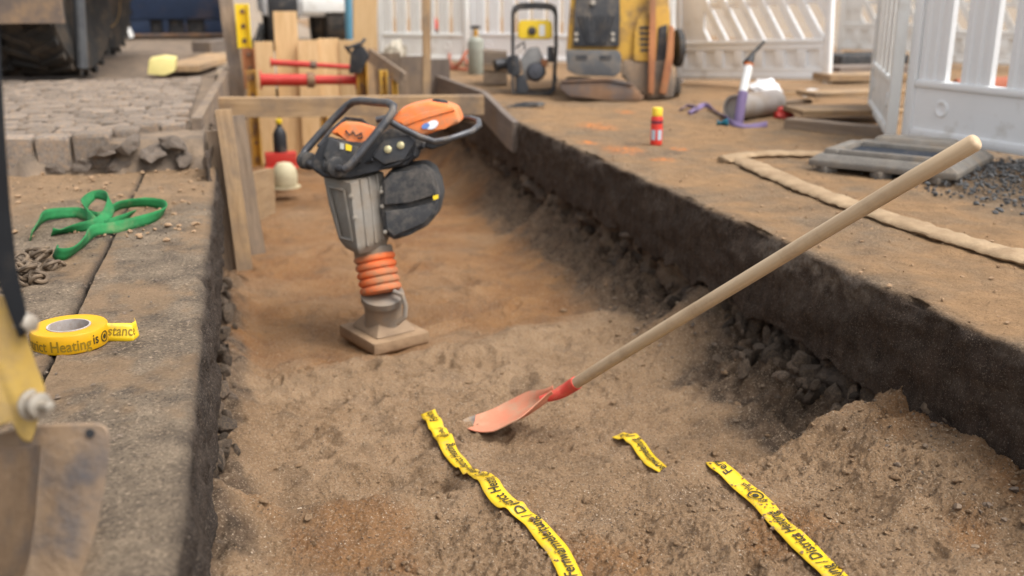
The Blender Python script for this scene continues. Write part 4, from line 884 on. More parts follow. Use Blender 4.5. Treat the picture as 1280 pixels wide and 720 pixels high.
# ================================================================== TRENCH SHORING
def plank(label, px0, px1, Y0, Y1, wd, th, m, up=(0, 0, 1), name='timber_board', cat='board', group=None, z_off=0.0):
    p0 = PY(*px0, Y0)+Vector((0, 0, z_off)); p1 = PY(*px1, Y1)+Vector((0, 0, z_off))
    o = board(name, p0, p1, wd, th, m, None, up); return tag(o, label, cat, group)
plank('long timber beam lying across the trench behind the rammer', (268, 134), (604, 131), 6.95, 6.75, 0.125, 0.10, W_MID, name='timber_beam', cat='beam')
plank('weathered board on edge along the cobbled pavement', (248, 181), (286, 104), 5.3, 9.0, 0.27, 0.05, W_OLD)
plank('dark stake, the lower of the pair leaning at the end of the left slab', (266, 163), (288, 337), 5.02, 4.98, 0.06, 0.045, W_OLD, up=(1, 0, 0), name='timber_stake', cat='stake')
plank('pale stake with broken top leaning at the end of the left slab', (279, 137), (306, 337), 4.97, 4.92, 0.075, 0.05, W_MID, up=(1, 0, 0), name='timber_stake', cat='stake')
plank('grey board leaning behind the pale stake', (291, 145), (318, 318), 5.25, 5.2, 0.11, 0.03, W_OLD, up=(1, 0.3, 0))
plank('short board wedged on edge beside the stakes', (300, 252), (340, 238), 5.35, 6.1, 0.27, 0.035, W_MID)
plank('brown packing block below the short wedged board', (309, 262), (309, 290), 5.3, 5.3, 0.06, 0.06, mat('orange_wood', (0.5, 0.25, 0.08), (0.38, 0.18, 0.06), scale=8, rough=.8), up=(1, 0, 0), name='timber_block', cat='wood block')
hw = thing('head_wall', 'wall of pale new boards closing the end of the trench', 'timber wall', (0.55, YEND, -0.6))
for (x0, x1, yt, m_, dy) in [(300, 317, 62, W_MID, .03), (317, 341, 52, W_NEW, 0), (341, 371, 14, W_NEW, .05), (371, 397, 50, W_NEW, -.02), (397, 423, 48, W_NEW, .0), (423, 447, 50, W_NEW, -.015), (447, 471, 60, W_MID, .02), (471, 500, 66, W_OLD, .0), (500, 530, 70, W_OLD, .02), (530, 562, 74, W_GREY, .0)]:
    a = PY(x0, yt, YEND+dy); b = PY(x1, yt, YEND+dy); c = (a+b)/2
    board('board', (c.x, YEND+dy, -0.75), (c.x, YEND+dy, c.z), (b-a).length*0.985, 0.04, m_, hw, up=(1, 0, 0))
plank('tall pale timber post rising above the head wall boards', (456, 100), (457, -60), 9.3, 9.3, 0.21, 0.07, W_NEW, up=(1, 0, 0), name='timber_post', cat='post')
plank('brown timber post leaning behind the yellow sleeve', (302, 150), (277, -40), 8.6, 8.75, 0.11, 0.08, W_OLD, up=(1, 0, 0), name='timber_post', cat='post')
plank('thin upright batten beside the rammer handle rail', (533, 150), (533, -60), 7.3, 7.3, 0.055, 0.035, W_MID, up=(1, 0, 0), name='timber_batten', cat='batten')
plank('grey sheeting board at the broken corner of the right slab', (644, 172), (604, 131), 6.22, 7.22, 0.20, 0.04, W_GREY)
plank('long grey sheeting board continuing behind the corner board', (604, 134), (496, 90), 7.26, 11.4, 0.27, 0.04, W_GREY, z_off=-0.02)
plank('sloping board beside the yellow shoring posts', (505, 99), (461, 68), 8.0, 8.9, 0.10, 0.035, W_OLD, up=(.3, 0, 1))
def shore(label, x0, x1, y0, y1, Y, m, holes=True):
    """steel shoring channel: a U section with a row of slots"""
    a = PY(x0, y0, Y); b = PY(x1, y1, Y); wd = abs(b.x-a.x); cx = (a.x+b.x)/2; z1, z0 = a.z, b.z
    t = thing('shoring_post', label, 'post', (cx, Y, z0))
    mb = MB(); mb.box((cx, Y+.03, (z0+z1)/2), (wd, .012, z1-z0), bev=.002, seg=1); obj('web', mb, m, t)
    for s in (-1, 1):
        mb = MB(); mb.box((cx+s*(wd/2-.008), Y-.006, (z0+z1)/2), (.014, .06, z1-z0), bev=.002, seg=1); obj('flange', mb, m, t)
    n = max(3, int((z1-z0)/0.11))
    for k in range(n):
        mb = MB(); zc = z0+(k+.5)*(z1-z0)/n; mb.lathe([(0, 0), (wd*.17, 0), (wd*.17, .006), (0, .007)], axis_mat((cx, Y+.022, zc), (0, -1, 0)), 10); obj('bolt', mb, RUST, t)
    return t
shore('yellow steel shoring post with rust at the left end of the struts', 307, 329, 88, 208, 8.25, YEL_R)
shore('rusty orange post head behind the left yellow shoring post', 302, 322, 60, 110, 8.5, RUST_O)
shore('bright yellow sleeve around the leaning timber post', 293, 315, 5, 60, 8.55, YEL_C)
shore('yellow steel shoring post under the dark clamp', 444, 461, 72, 140, 8.3, YEL_R)
shore('clean yellow shoring post, taller of two beside the sloping board', 474, 486, 88, 150, 8.2, YEL_M)
shore('clean yellow shoring post, shorter of two beside the sloping board', 489, 498, 92, 150, 8.25, YEL_M)
shore('orange shoring post standing far behind the yellow ones', 510, 518, 72, 120, 9.2, RUST_O)
shore('yellow shoring post seen low between head wall boards and rammer', 400, 412, 140, 190, 8.3, YEL_R)
def strut(label, x0, y0, x1, y1, Y, r):
    a = PY(x0, y0, Y); b = PY(x1, y1, Y); c = (a+b)/2; t = thing('shoring_strut', label, 'strut', c, 'red screw struts')
    d = b-a; M = axis_mat(a, d); L = d.length
    mb = MB(); mb.lathe([(r, 0), (r, L*.52)], M, 16); obj('outer_tube', mb, RED_P, t)
    mb = MB(); mb.lathe([(r*.78, L*.5), (r*.78, L)], M, 16); obj('inner_tube', mb, RED_P, t)
    mb = MB(); mb.lathe([(r*1.25, L*.48), (r*1.3, L*.5), (r*1.3, L*.55), (r*1.1, L*.56)], M, 16); obj('collar', mb, RUST, t)
    for q in (0, L-.012):
        mb = MB(); mb.lathe([(r*1.6, q), (r*1.6, q+.012)], M, 16); obj('end_plate', mb, RED_P, t)
strut('thick red screw strut, nearer of the two across the head wall', 325, 100, 446, 100, 8.35, 0.048)
strut('thin red screw strut behind the thick one', 338, 78, 440, 84, 8.75, 0.026)
t = thing('clamp', 'dark steel clamp with lever on top of the yellow post', 'clamp', PY(450, 90, 8.2))
mb = MB(); mb.prism([PY(x, y, 8.14) for x, y in [(436, 92), (438, 68), (445, 55), (455, 58), (462, 70), (457, 80), (452, 92)]], [PY(x, y, 8.26) for x, y in [(436, 92), (438, 68), (445, 55), (455, 58), (462, 70), (457, 80), (452, 92)]], .01); obj('jaw', mb, STEEL_D, t)
mb = MB(); mb.tube([PY(438, 66, 8.12), PY(432, 58, 8.1), PY(435, 60, 8.1), PY(452, 54, 8.12), PY(456, 49, 8.15)], .014, 8); obj('lever', mb, STEEL_D, t)
# jack and lamp on the left
t = thing('strut_foot', 'red block between the stakes and the rammer handle', 'strut foot', PY(351, 205, 7.6))
a = PY(331, 191, 7.6); b = PY(371, 206, 7.6)
mb = MB(); mb.box(((a.x+b.x)/2, 7.6, (a.z+b.z)/2), (b.x-a.x, .12, abs(a.z-b.z)), bev=.008); obj('block', mb, RED_P, t)
mb = MB(); mb.box(((a.x+b.x)/2, 7.56, min(a.z, b.z)-.004), (abs(b.x-a.x)*1.06, .15, .012), bev=.003); obj('base_plate', mb, RED_P, t)
c = PY(351, 190, 7.6); mb = MB(); mb.lathe([(.046, 0), (.05, .02), (.05, .13), (.035, .17), (.018, .19), (.018, .21), (0, .212)], Matrix.Translation(c), 20); o = base(obj('bottle', mb, BLK), c); tag(o, 'black bottle standing on the red block in the trench', 'bottle')
mb = MB(); mb.lathe([(.02, 0), (.024, .01), (.024, .03), (0, .035)], Matrix.Translation(Vector((0, 0, .212))), 14); cp = link('cap', mb.mesh('cap'), YEL_C); cp.parent = o
c = PY(357, 234, 7.3); mb = MB(); mb.lathe([(.06, 0), (.085, .02), (.09, .08), (.08, .14), (.05, .175), (0, .185)], Matrix.Translation(c), 24); o = base(obj('safety_helmet', mb, mat('cream_plastic', (0.62, 0.55, 0.36), (0.54, 0.47, 0.3), rough=.45, dirt=(.3, .22, .14), damt=.3)), c); tag(o, 'cream domed cap lying in the sand below the red block', 'helmet')
mb = MB(); mb.lathe([(.055, .003), (.108, .0), (.108, .008), (.055, .012)], Matrix.Identity(4), 24); cp = link('brim', mb.mesh('brim'), MATS['cream_plastic']); cp.parent = o

# ================================================================== ON THE COBBLES
def kz(p): return float((np.array(p)-CAM)@FW)
p = Zp(198, 93, CZ); kk = kz(p)
mb = MB(); pts = [(184, 93), (205, 95), (218, 90), (219, 74), (204, 72), (186, 75)]
mb.prism([Q(x, y, kk) for x, y in pts], [Q(x+3, y-4, kk+.16) for x, y in pts], .012); o = base(obj('foam_block', mb, PALE), p); tag(o, 'pale yellow foam block on the cobbled pavement', 'foam block')
a = Zp(222, 91, CZ); b = Zp(282, 75, CZ); o = board('timber_board', a+Vector((0, 0, .03)), b+Vector((0, .3, .03)), .045, .34, W_MID); tag(o, 'brown board lying flat on the cobbles by the foam block', 'board')
a = Zp(252, 68, CZ); b = Zp(284, 62, CZ); o = board('timber_beam', a+Vector((0, 0, .07)), b+Vector((0, 0, .07)), .11, .2, W_GREY); tag(o, 'short dark grey beam behind the brown board on the cobbles', 'beam')
o = None
# wheel loader: big lugged tyres, mostly above the frame
ld = thing('wheel_loader', 'wheel loader with big muddy lugged tyres parked on the cobbles', 'loader', Zp(70, 95, CZ))
rt3 = Vector(RT); fwd = Vector((FW[0], FW[1], 0)).normalized()
def tyre(pxl, pxr, py, rad, nm='tyre'):
    a = Zp(pxl, py, CZ); b = Zp(pxr, py, CZ); a.z = b.z = 0; wd = (b-a).dot(rt3); c = (a+b)/2+fwd*0.10; c.z = CZ+rad-.01
    M = axis_mat(c-rt3*wd/2, rt3); r = rad
    mb = MB(); mb.lathe([(r*.55, .03), (r*.72, 0), (r*.9, .005), (r*.955, .05), (r*.965, wd/2), (r*.955, wd-.05), (r*.9, wd-.005), (r*.72, wd), (r*.55, wd-.03)], M, 48); ty = obj(nm, mb, TYRE, ld)
    mb = MB(); n = 26
    for k in range(n):
        for s in (0, 1):
            an = 2*math.pi*(k+.5*s)/n; an2 = an+.16
            z0, z1 = (0.01, wd*.52) if s == 0 else (wd*.48, wd-.01)
            pa = M @ Vector((math.cos(an)*r*.95, math.sin(an)*r*.95, z0)); 
            def pt(ang, rr, z): return M @ Vector((math.cos(ang)*rr, math.sin(ang)*rr, z))
            A0, A1 = (an, an2) if s == 0 else (an2, an)
            mb.loft([[pt(A0-.05, r*.93, z0), pt(A0+.05, r*.93, z0), pt(A0+.04, r, z0+.01*(1-2*s)), pt(A0-.04, r, z0)], [pt(A1-.05, r*.93, z1), pt(A1+.05, r*.93, z1), pt(A1+.04, r, z1), pt(A1-.04, r, z1)]])
    obj('tread', mb, TYRE, ty)
    mb = MB(); mb.lathe([(r*.5, wd*.2), (r*.56, wd*.1), (r*.56, wd*.9), (r*.5, wd*.8)], M, 28); obj('rim', mb, YEL_M, ty)
    mb = MB(); mb.lathe([(r*.12, wd*.3), (r*.5, wd*.35), (r*.5, wd*.7), (r*.12, wd*.72)], M, 20); obj('hub', mb, YEL_M, ty)
tyre(38, 108, 95, .66); tyre(-40, 34, 96, .66); tyre(110, 141, 68, .66)
a = PY(-20, 12, 8.1); b = PY(78, 11, 8.1); o = board('bumper_beam', a, b, .20, .10, mat('rusty_beam', (0.17, 0.125, 0.095), (0.11, 0.085, 0.07), scale=4, rough=.8, dirt=(.3, .19, .1), dscale=4, damt=.4), ld)
a = PY(103, 85, 8.5); b = PY(96, -40, 8.5); mb = MB(); mb.tube([a, a.lerp(b, .5), b], .045, 12); obj('hydraulic_ram', mb, mat('grey_steel', (0.12, 0.125, 0.13), (0.08, 0.083, 0.09), rough=.45, metal=.4), ld)
mb = MB(); c = Zp(60, 95, CZ); mb.box((c.x+.1, c.y+1.8, 1.55), (1.5, 4.0, 1.0), bev=.08); obj('chassis', mb, YEL_M, ld)
mb = MB(); mb.box((c.x+.1, c.y+2.0, 2.6), (1.3, 1.5, 1.2), bev=.08); obj('cab', mb, BLK, ld)
mb = MB(); q = PY(109, 5, 9.2); mb.box((q.x, q.y, q.z+.1), (.08, .06, .28), bev=.01); obj('marker_light', mb, RUST_O, ld)
# warning beacon
c = Zp(150, 47, CZ); t = thing('warning_beacon', 'red and white striped warning beacon in front of the blue container', 'beacon', c)
mb = MB(); mb.loft([[c+Vector((sx*.20, sy*.2, 0)) for sx, sy in ((-1, -1), (1, -1), (1, 1), (-1, 1))], [c+Vector((sx*.07, sy*.07, .38)) for sx, sy in ((-1, -1), (1, -1), (1, 1), (-1, 1))]], bev=.02); obj('foot', mb, WHITE2, t)
for k in range(6):
    z0 = .34+k*.13; mb = MB(); x0, x1 = -.14, .14; mb.prism([c+Vector((x0, -.03, z0+.07)), c+Vector((x1, -.03, z0-.07)), c+Vector((x1, -.03, z0+.06)), c+Vector((x0, -.03, z0+.2))], [c+Vector((x0, .03, z0+.07)), c+Vector((x1, .03, z0-.07)), c+Vector((x1, .03, z0+.06)), c+Vector((x0, .03, z0+.2))]); obj('stripe', mb, (RED_P if k % 2 == 0 else WHITE2), t)
# blue container
ct = thing('blue_container', 'dark blue steel container standing behind the cobbles', 'container', Zp(215, 46, CZ))
Yc = Zp(215, 46, CZ).y; x0 = PY(95, 40, Yc).x; x1 = PY(292, 40, Yc).x
def cbox(nm, xa, xb, za, zb, y0=0, dpt=.12, m=BLUE, bev=.01):
    mb = MB(); mb.box(((xa+xb)/2, Yc+y0+dpt/2, (za+zb)/2), (xb-xa, dpt, zb-za), bev=bev); return obj(nm, mb, m, ct)
zt = lambda y: PY(215, y, Yc).z
cbox('body', x0, x1, CZ+.02, 2.5, .10, 2.2)
pk = [(188, 203), (211, 230), (234, 256)]
edges = [x0]+[v for a_, b_ in pk for v in (PY(a_, 35, Yc).x, PY(b_, 35, Yc).x)]+[x1]
for k in range(0, len(edges), 2): cbox('skirt', edges[k]+.001, edges[k+1]-.001, zt(42), zt(24), 0, .1)
cbox('sill', x0, x1, CZ, zt(42)-.001, -.02, .13, RUST); cbox('frame_rail', x0, x1, zt(24)+.001, 1.0, -.015, .115)
for k in range(9):
    xx_ = x0+(k+.5)*(x1-x0)/9; cbox('corrugation', xx_-.06, xx_+.06, 1.002, 2.4, .04, .06)
for (a_, b_) in pk: cbox('pocket', PY(a_, 35, Yc).x+.002, PY(b_, 35, Yc).x-.002, zt(41), zt(25), .07, .028, BLK, 0)

# ================================================================== BARRIERS
SLATS = {}
def slat_mesh(w_, h_):
    k = (round(w_, 3), round(h_, 3))
    if k not in SLATS:
        pr = [(-.5, -.012), (-.46, .014), (-.30, .016), (-.24, .005), (-.10, .004), (-.04, .016), (.04, .016), (.10, .004), (.24, .005), (.30, .016), (.46, .014), (.5, -.012), (.46, -.016), (-.46, -.016)]
        mb = MB(); mb.loft([[(x*w_*(.96 if z == h_ else 1), -y, z) for x, y in pr] for z in (0, h_*.03, h_*.97, h_)]); SLATS[k] = mb.mesh('slat', 30)
    return SLATS[k]
def barrier(p0, p1, label, style='upright', h=1.0, zb=0.05, m=WHITE, kick=0.31, sw=0.205, gap=0.085, tilt=0.0, roll=0.0):
    p0 = Vector((p0[0], p0[1], zb)); p1 = Vector((p1[0], p1[1], zb)); L = (p1-p0).length; x = (p1-p0).normalized(); z = Vector((0, 0, 1)); y = z.cross(x)
    M = Matrix((x, y, z)).transposed().to_4x4(); M.translation = p0; M = M @ Matrix.Rotation(tilt, 4, 'X') @ Matrix.Rotation(roll, 4, 'Y')
    t = thing('plastic_barrier', label, 'barrier', p0, 'white plastic barriers')
    def bx(nm, xa, xb, ya, yb, za, zb_, bev=.008, par=t):
        mb = MB(); mb.box(((xa+xb)/2, (ya+yb)/2, (za+zb_)/2), (xb-xa, yb-ya, zb_-za), bev=bev); return obj(nm, mb, m, par, M)
    bx('end_post', 0, .06, -.03, .03, -.03, h, .012); bx('end_post', L-.06, L, -.03, .03, -.03, h, .012)
    bx('bottom_rail', .061, L-.061, -.034, .034, 0, .055, .018); bx('top_rail', .061, L-.061, -.03, .03, h-.08, h, .018)
    bx('middle_rail', .061, L-.061, -.032, .032, kick-.04, kick, .016)
    z0, z1 = .054, kick-.041
    if style == 'upright':
        kp = bx('kick_panel', .059, L-.059, -.016, .016, z0, z1, 0)
        n = max(1, int(L/.55))
        for k in range(n):
            xc = .25+k*(L-.5)/max(1, n-1) if n > 1 else L/2
            for s in (-1, 1):
                mb = MB(); mb.lathe([(.046, 0), (.042, .007), (.034, .0085), (.026, .003), (.010, .0012), (0, .001)], M @ axis_mat((xc, s*.0155, (z0+z1)/2+.01), (0, s, 0)), 20); obj('dimple', mb, m, kp)
        n = max(2, int(round((L-.12+gap)/(sw+gap)))); pit = (L-.12+gap)/n; ws = pit-gap
        me = slat_mesh(ws, h-.08-kick)
        for k in range(n): link('slat', me, m, t, M @ Matrix.Translation((.06+pit*k+ws/2, 0, kick)))
    else:
        kp = bx('kick_panel', .059, L-.059, .0, .014, z0, z1, 0)
        nw = max(3, int(L/.2)); pw = (L-.12)/nw
        bx('kick_band', .059, L-.059, -.022, -.001, z0, z0+.05, .004, kp); bx('kick_band', .059, L-.059, -.022, -.001, z1-.05, z1, .004, kp)
        for k in range(nw+1):
            xa = .06+k*pw; bx('kick_divider', max(.06, xa-.045), min(L-.06, xa+.045), -.0225, -.001, z0+.0505, z1-.0505, .004, kp)
        # solid field on the left, then diagonal slats running down to the right
        H0, H1 = kick, h-.08; dxs = (H1-H0)*0.62; sx = .30
        bx('panel', .061, sx, -.014, .014, H0+.001, H1-.001, .004)
        def clip(poly, f):
            out = []
            for a, b in zip(poly, poly[1:]+poly[:1]):
                fa, fb = f(a), f(b)
                if fa >= 0: out.append(a)
                if (fa >= 0) != (fb >= 0): tt = fa/(fa-fb); out.append((a[0]+(b[0]-a[0])*tt, a[1]+(b[1]-a[1])*tt))
            return out
        k = sx-dxs-.02
        while k < L:
            poly = [(k, H1), (k+.085, H1), (k+.085+dxs, H0), (k+dxs, H0)]
            poly = clip(poly, lambda q: q[0]-sx); poly = clip(poly, lambda q: L-.06-q[0]) if poly else poly
            if len(poly) >= 3:
                mb = MB(); mb.prism([(a, -.02, b) for a, b in poly], [(a, .02, b) for a, b in poly], .004, 1); obj('slat', mb, m, t, M)
            k += .185
        bx('cross_band', sx+.001, L-.061, -.012, .012, H0+(H1-H0)*.44, H0+(H1-H0)*.53, .003)
    return t
a = Zp(1129, 181); b = Zp(1280, 208); d = (b-a).normalized()
barrier(a, a+d*2.0, 'white barrier with upright ribbed slats standing on the grey foot', m=WHITE)
a2 = Zp(1112, 182); e2 = Zp(1086, 138)
barrier(a2, a2+(e2-a2).normalized()*1.55, 'white barrier panel folded back at an angle from the ribbed one', m=WHITE2)
a = Zp(846, 103); b = Zp(1037, 117)
barrier(a, b, 'white barrier with diagonal slats behind the strap and papers', 'diagonal', m=WHITE, h=1.05, zb=.03, kick=.34, roll=R(-3))
a = Zp(1046, 66); b = Zp(1150, 70); barrier(a, b, 'distant white barrier with diagonal slats behind the folded panel', 'diagonal', m=WHITE2, kick=.36)
a = Zp(1152, 84); b = Zp(1330, 90); barrier(a, b, 'distant white barrier seen through the slots of the ribbed one', 'diagonal', m=WHITE2, kick=.36)
a = Zp(474, 80); b = Zp(586, 82); barrier(a, b, 'white slatted barrier behind the gas cylinder', m=WHITE2, sw=.13, gap=.05)
a = Zp(588, 80); b = Zp(724, 84); barrier(a, b, 'white slatted barrier behind the yellow water pump', m=WHITE, sw=.13, gap=.05)
for x0_, x1_, lb in [(724, 860, 'white slatted barrier behind the mini excavator')]:
    barrier(Zp(x0_, 78), Zp(x1_, 70), lb, m=WHITE2, sw=.13, gap=.05)

# barrier foot: recycled rubber block with raised rim and recess
ft = thing('barrier_foot', 'grey recycled rubber barrier foot with dark rectangular recess', 'barrier foot', Zp(1120, 215))
A_, B_, C_, D_ = Zp(1009, 214), Zp(1092, 238), Zp(1250, 212), Zp(1052, 184)
o_ = A_; ux = Vector((0.86, -0.51, 0)); 
e1 = (Zp(1167, 231)-A_); e1.z = 0; e1.normalize(); e2 = Vector((-e1.y, e1.x, 0))           # e1 along the front edge, e2 away
Lf, Wf = 0.66, 0.66
def fp(u, v, z): return A_+e1*(u*Lf)+e2*(v*Wf)*1.0+Vector((0, 0, z))
def fring(u0, u1, v0, v1, z): return [fp(u0, v0, z), fp(u1, v0, z), fp(u1, v1, z), fp(u0, v1, z)]
mb = MB(); mb.loft([fring(0, 1, 0, 1, .028), fring(0, 1, 0, 1, .055), fring(.06, .94, .04, .97, .085)], bev=.006); obj('base_block', mb, RUBBER, ft)
for (u0, u1, v0, v1) in [(.08, .18, .06, .62), (.82, .92, .06, .62), (.181, .819, .06, .12), (.181, .819, .55, .62)]:
    mb = MB(); mb.loft([fring(u0, u1, v0, v1, .0845), fring(u0+.01, u1-.01, v0+.01, v1-.01, .108)], bev=.004); obj('rim', mb, RUBBER, ft)
mb = MB(); mb.loft([fring(.185, .815, .125, .545, .086), fring(.19, .81, .13, .54, .089)]); obj('recess_plate', mb, RUBBER_B, ft)
mb = MB(); mb.loft([fring(.2, .8, .66, .95, .0845), fring(.24, .76, .70, .92, .125)], bev=.006); obj('post_socket', mb, RUBBER, ft)
for (u, v) in [(.12, .06), (.5, .05), (.88, .06), (.1, .9), (.9, .9), (.5, .93)]:
    mb = MB(); c = fp(u, v, .015); mb.box(c, (.07, .07, .03), bev=.006); obj('stud', mb, RUBBER, ft)
# flat hose
def hose(px_pts, label, wd=.036, name='flat_hose'):
    pts = [Zp(x, y) for x, y in px_pts]; n = len(pts); out = []
    for i in range(n-1):
        p0, p1, p2, p3 = [pts[min(max(i+k, 0), n-1)] for k in (-1, 0, 1, 2)]
        for k in range(14):
            t = k/14; out.append(0.5*((2*p1)+(p2-p0)*t+(2*p0-5*p1+4*p2-p3)*t*t+(3*p1-p0-3*p2+p3)*t**3))
    out = [q+Vector((0, 0, .012)) for q in out]; rr = [wd*(1+.14*float(perlin(i*.17, 2.2))) for i in range(len(out))]
    rr[0] *= .6; mb = MB(); mb.tube(out, rr, 16, flat=(1, .26)); 
    for v in mb.bm.verts: v.co.z += .006*float(perlin(v.co.x*22, v.co.y*22)); v.co.x += .004*float(perlin(v.co.y*30, 3.))
    o = obj(name, mb, HOSE); return tag(base(o, pts[0]), label, 'hose', 'flat canvas hoses')
hose([(903, 203), (925, 203), (955, 216), (1000, 236), (1050, 255), (1110, 276), (1180, 299), (1245, 318), (1300, 333), (1380, 356)], 'long flattened beige hose running along the right slab', .060)
hose([(908, 201), (940, 196), (985, 195), (1035, 196), (1075, 196)], 'short flattened beige hose vanishing under the grey foot', .055)
# spray can
c = Zp(820, 181); t = thing('spray_can', 'red spray can with yellow cap standing on the right slab', 'spray can', c); MT = Matrix.Translation(c)
mb = MB(); mb.lathe([(.028, 0), (.0325, .004), (.0325, .145), (.030, .152), (.024, .160), (.024, .163), (0, .163)], MT, 28); can = obj('can_body', mb, REDC, t)
mb = MB(); mb.lathe([(.026, .158), (.029, .160), (.029, .196), (.026, .203), (0, .204)], MT, 24); obj('cap', mb, CANY, t)
mb = MB(); mb.lathe([(.0328, .118), (.0331, .120), (.0331, .132), (.0328, .134)], MT, 28); obj('band', mb, mat('can_dark', (.16, .04, .06), rough=.3), can)
fa = math.atan2(-c.y, -c.x)
for (a0, a1) in [(-.95, -.18), (.22, .95)]:
    r_ = .0333; mb = MB(); mb.loft([[c+Vector((r_*math.cos(fa+a), r_*math.sin(fa+a), z)) for a in np.linspace(a0, a1, 8)] for z in (.03, .085)], cap=False, closed=False); obj('label', mb, BLUEC, can)
# white tube with purple strap, grey pipe offcut, strap on the ground
c0 = Zp(920, 152); 
t = thing('pipe_offcut', 'grey pipe offcut lying behind the purple strap', 'pipe', c0)
pa = Q(918, 133, kz(c0)); pb = pa+Vector((.45, .28, 0)); pa.z = pb.z = .085
mb = MB(); M = axis_mat(pa, pb-pa); Lp = (pb-pa).length; rr = [(.085, 0), (.085, Lp), (.070, Lp), (.070, 0)]
mb.loft([[M @ Vector((r*math.cos(a), r*math.sin(a), z)) for a in [2*math.pi*k/28 for k in range(28)]] for r, z in rr+rr[:1]], cap=False); obj('pipe_wall', mb, mat('pipe_grey', (0.34, 0.31, 0.28), (0.25, 0.22, 0.2), rough=.8, dirt=(.25, .18, .12), damt=.4), t)
mb = MB(); mb.lathe([(0, .02), (.069, .02), (.069, .03), (0, .031)], M, 24); obj('plug', mb, MATS['pipe_grey'], t)
kk = kz(c0)-.1
t = thing('sealing_lance', 'white tube with black nozzle and purple strap leaning on the grey pipe', 'lance', Q(925, 158, kk))
mb = MB(); mb.tube([Q(924, 150, kk), Q(926, 130, kk), Q(931, 105, kk+.05), Q(936, 82, kk+.08)], [.026, .027, .028, .027], 14); obj('tube', mb, WHITE2, t)
mb = MB(); mb.tube([Q(935, 80, kk+.08), Q(937, 76, kk+.09), Q(942, 66, kk+.1), Q(955, 52, kk+.12)], [.036, .03, .012, .010], 12); obj('nozzle', mb, BLK, t)
mb = MB(); mb.tube([Q(936, 82.5, kk+.08), Q(936.5, 79, kk+.082)], .03, 14); obj('ring', mb, ORG, t)
mb = MB(); mb.tube([Q(923, 154, kk-.0), Q(926, 132, kk-.0), Q(929, 116, kk+.025)], [.031, .0315, .032], 14); obj('strap_wrap', mb, PURPLE, t)
strap('purple_strap', [(850, 140, 0), (858, 136, .01), (872, 140, 0), (862, 144, 0), (880, 136, .01), (895, 142, 0), (905, 148, 0), (915, 157, 0), (935, 160, 0), (960, 159, 0)], .035, PURPLE, 'purple webbing strap trailing over the dirt beside the grey pipe', 'strap', lean=1.0)
strap('blue_strap', [(896, 157, 0), (902, 157, 0), (910, 158, 0)], .045, mat('blue_webbing', (.04, .28, .42), rough=.8), 'short bright blue strap end on the dirt by the purple strap', 'strap', lean=1.2)
# papers, boards, offcuts near the diagonal barrier
def crumple(name, x, y, rx, ry, rz, m, label, cat, seed):
    me = rock_mesh(name, seed, 3, .9); c = Zp(x, y)
    for v in me.vertices: v.co = Vector((v.co.x*rx, v.co.y*ry, max(v.co.z, -.5)*rz+rz*.5))*(1+.12*float(perlin(v.co.x*3+seed, v.co.y*3)))
    o = link(name, me, m, None, Matrix.Translation(c)); return tag(o, label, cat)
crumple('paper_bag', 962, 122, .19, .14, .10, mat('white_paper', (.72, .72, .72), (.62, .62, .62), rough=.7), 'crumpled white plastic bag below the diagonal barrier', 'bag', 41)
crumple('paper_scrap', 1012, 120, .12, .12, .035, MATS['white_paper'], 'white paper scraps on the boards by the barrier end', 'paper', 42)
crumple('red_can', 978, 148, .07, .06, .06, RED_P, 'crushed dark red tin beside the loose boards', 'tin', 43)
def lie(label, x0, y0, x1, y1, z, wd, th, m): 
    o = board('timber_board', Zp(x0, y0)+Vector((0, 0, z)), Zp(x1, y1)+Vector((0, 0, z)), th, wd, m); return tag(o, label, 'board')
lie('wide flat board with a loose edge beside the folded barrier panel', 990, 152, 1118, 150, .07, .34, .03, W_MID)
lie('pale board lying on the wide one beside the folded panel', 1005, 136, 1125, 132, .105, .26, .03, W_MID)
lie('dark beam supporting the boards by the folded panel', 985, 160, 1110, 172, .03, .12, .06, W_OLD)
lie('brown plank end behind the pale boards', 1025, 118, 1120, 116, .14, .3, .05, W_MID)
lie('grey plank behind the boards toward the far barrier', 1035, 104, 1130, 100, .1, .3, .1, W_GREY)
lie('narrow dirty lath poking out of the boards', 935, 143, 1010, 135, .05, .06, .03, W_OLD)
lie('thin lath in front of the crushed red tin', 960, 128, 1030, 126, .06, .05, .03, W_MID)
for k, (x, y, lb) in enumerate([(1072, 96, 'lower black rubber foot stacked beyond the boards'), (1070, 88, 'upper black rubber foot stacked beyond the boards')]):
    c = Zp(1072, 98); t = thing('stacked_foot', lb, 'barrier foot', c+Vector((0, 0, .12*k)))
    mb = MB(); mb.box(c+Vector((.04*k, 0, .06+.122*k)), (.75, .42, .115), bev=.03); obj('block', mb, BLK_D, t)
    mb = MB(); mb.box(c+Vector((.04*k, 0, .06+.122*k+.062)), (.3, .2, .012), bev=.004); obj('pad', mb, BLK_D, t)
CLAY = mat('clay_red', (.42, .13, .07), (.32, .10, .055), rough=.8)
c = Zp(1243, 130); mb = MB(); M = axis_mat(c+Vector((0, 0, .1)), (.9, -.3, .05)); rr = [(.10, -.3), (.10, .25), (.125, .26), (.125, .34), (.1, .34), (.085, .3), (.085, -.3)]
mb.loft([[M @ Vector((r*math.cos(a), r*math.sin(a), z)) for a in [2*math.pi*k/24 for k in range(24)]] for r, z in rr+rr[:1]], cap=False); o = base(obj('clay_pipe', mb, CLAY), c); tag(o, 'orange red clay pipe lying behind the ribbed barrier', 'pipe')
lie('old board leaning flat behind the ribbed barrier', 1160, 118, 1275, 128, .04, .3, .06, W_OLD)

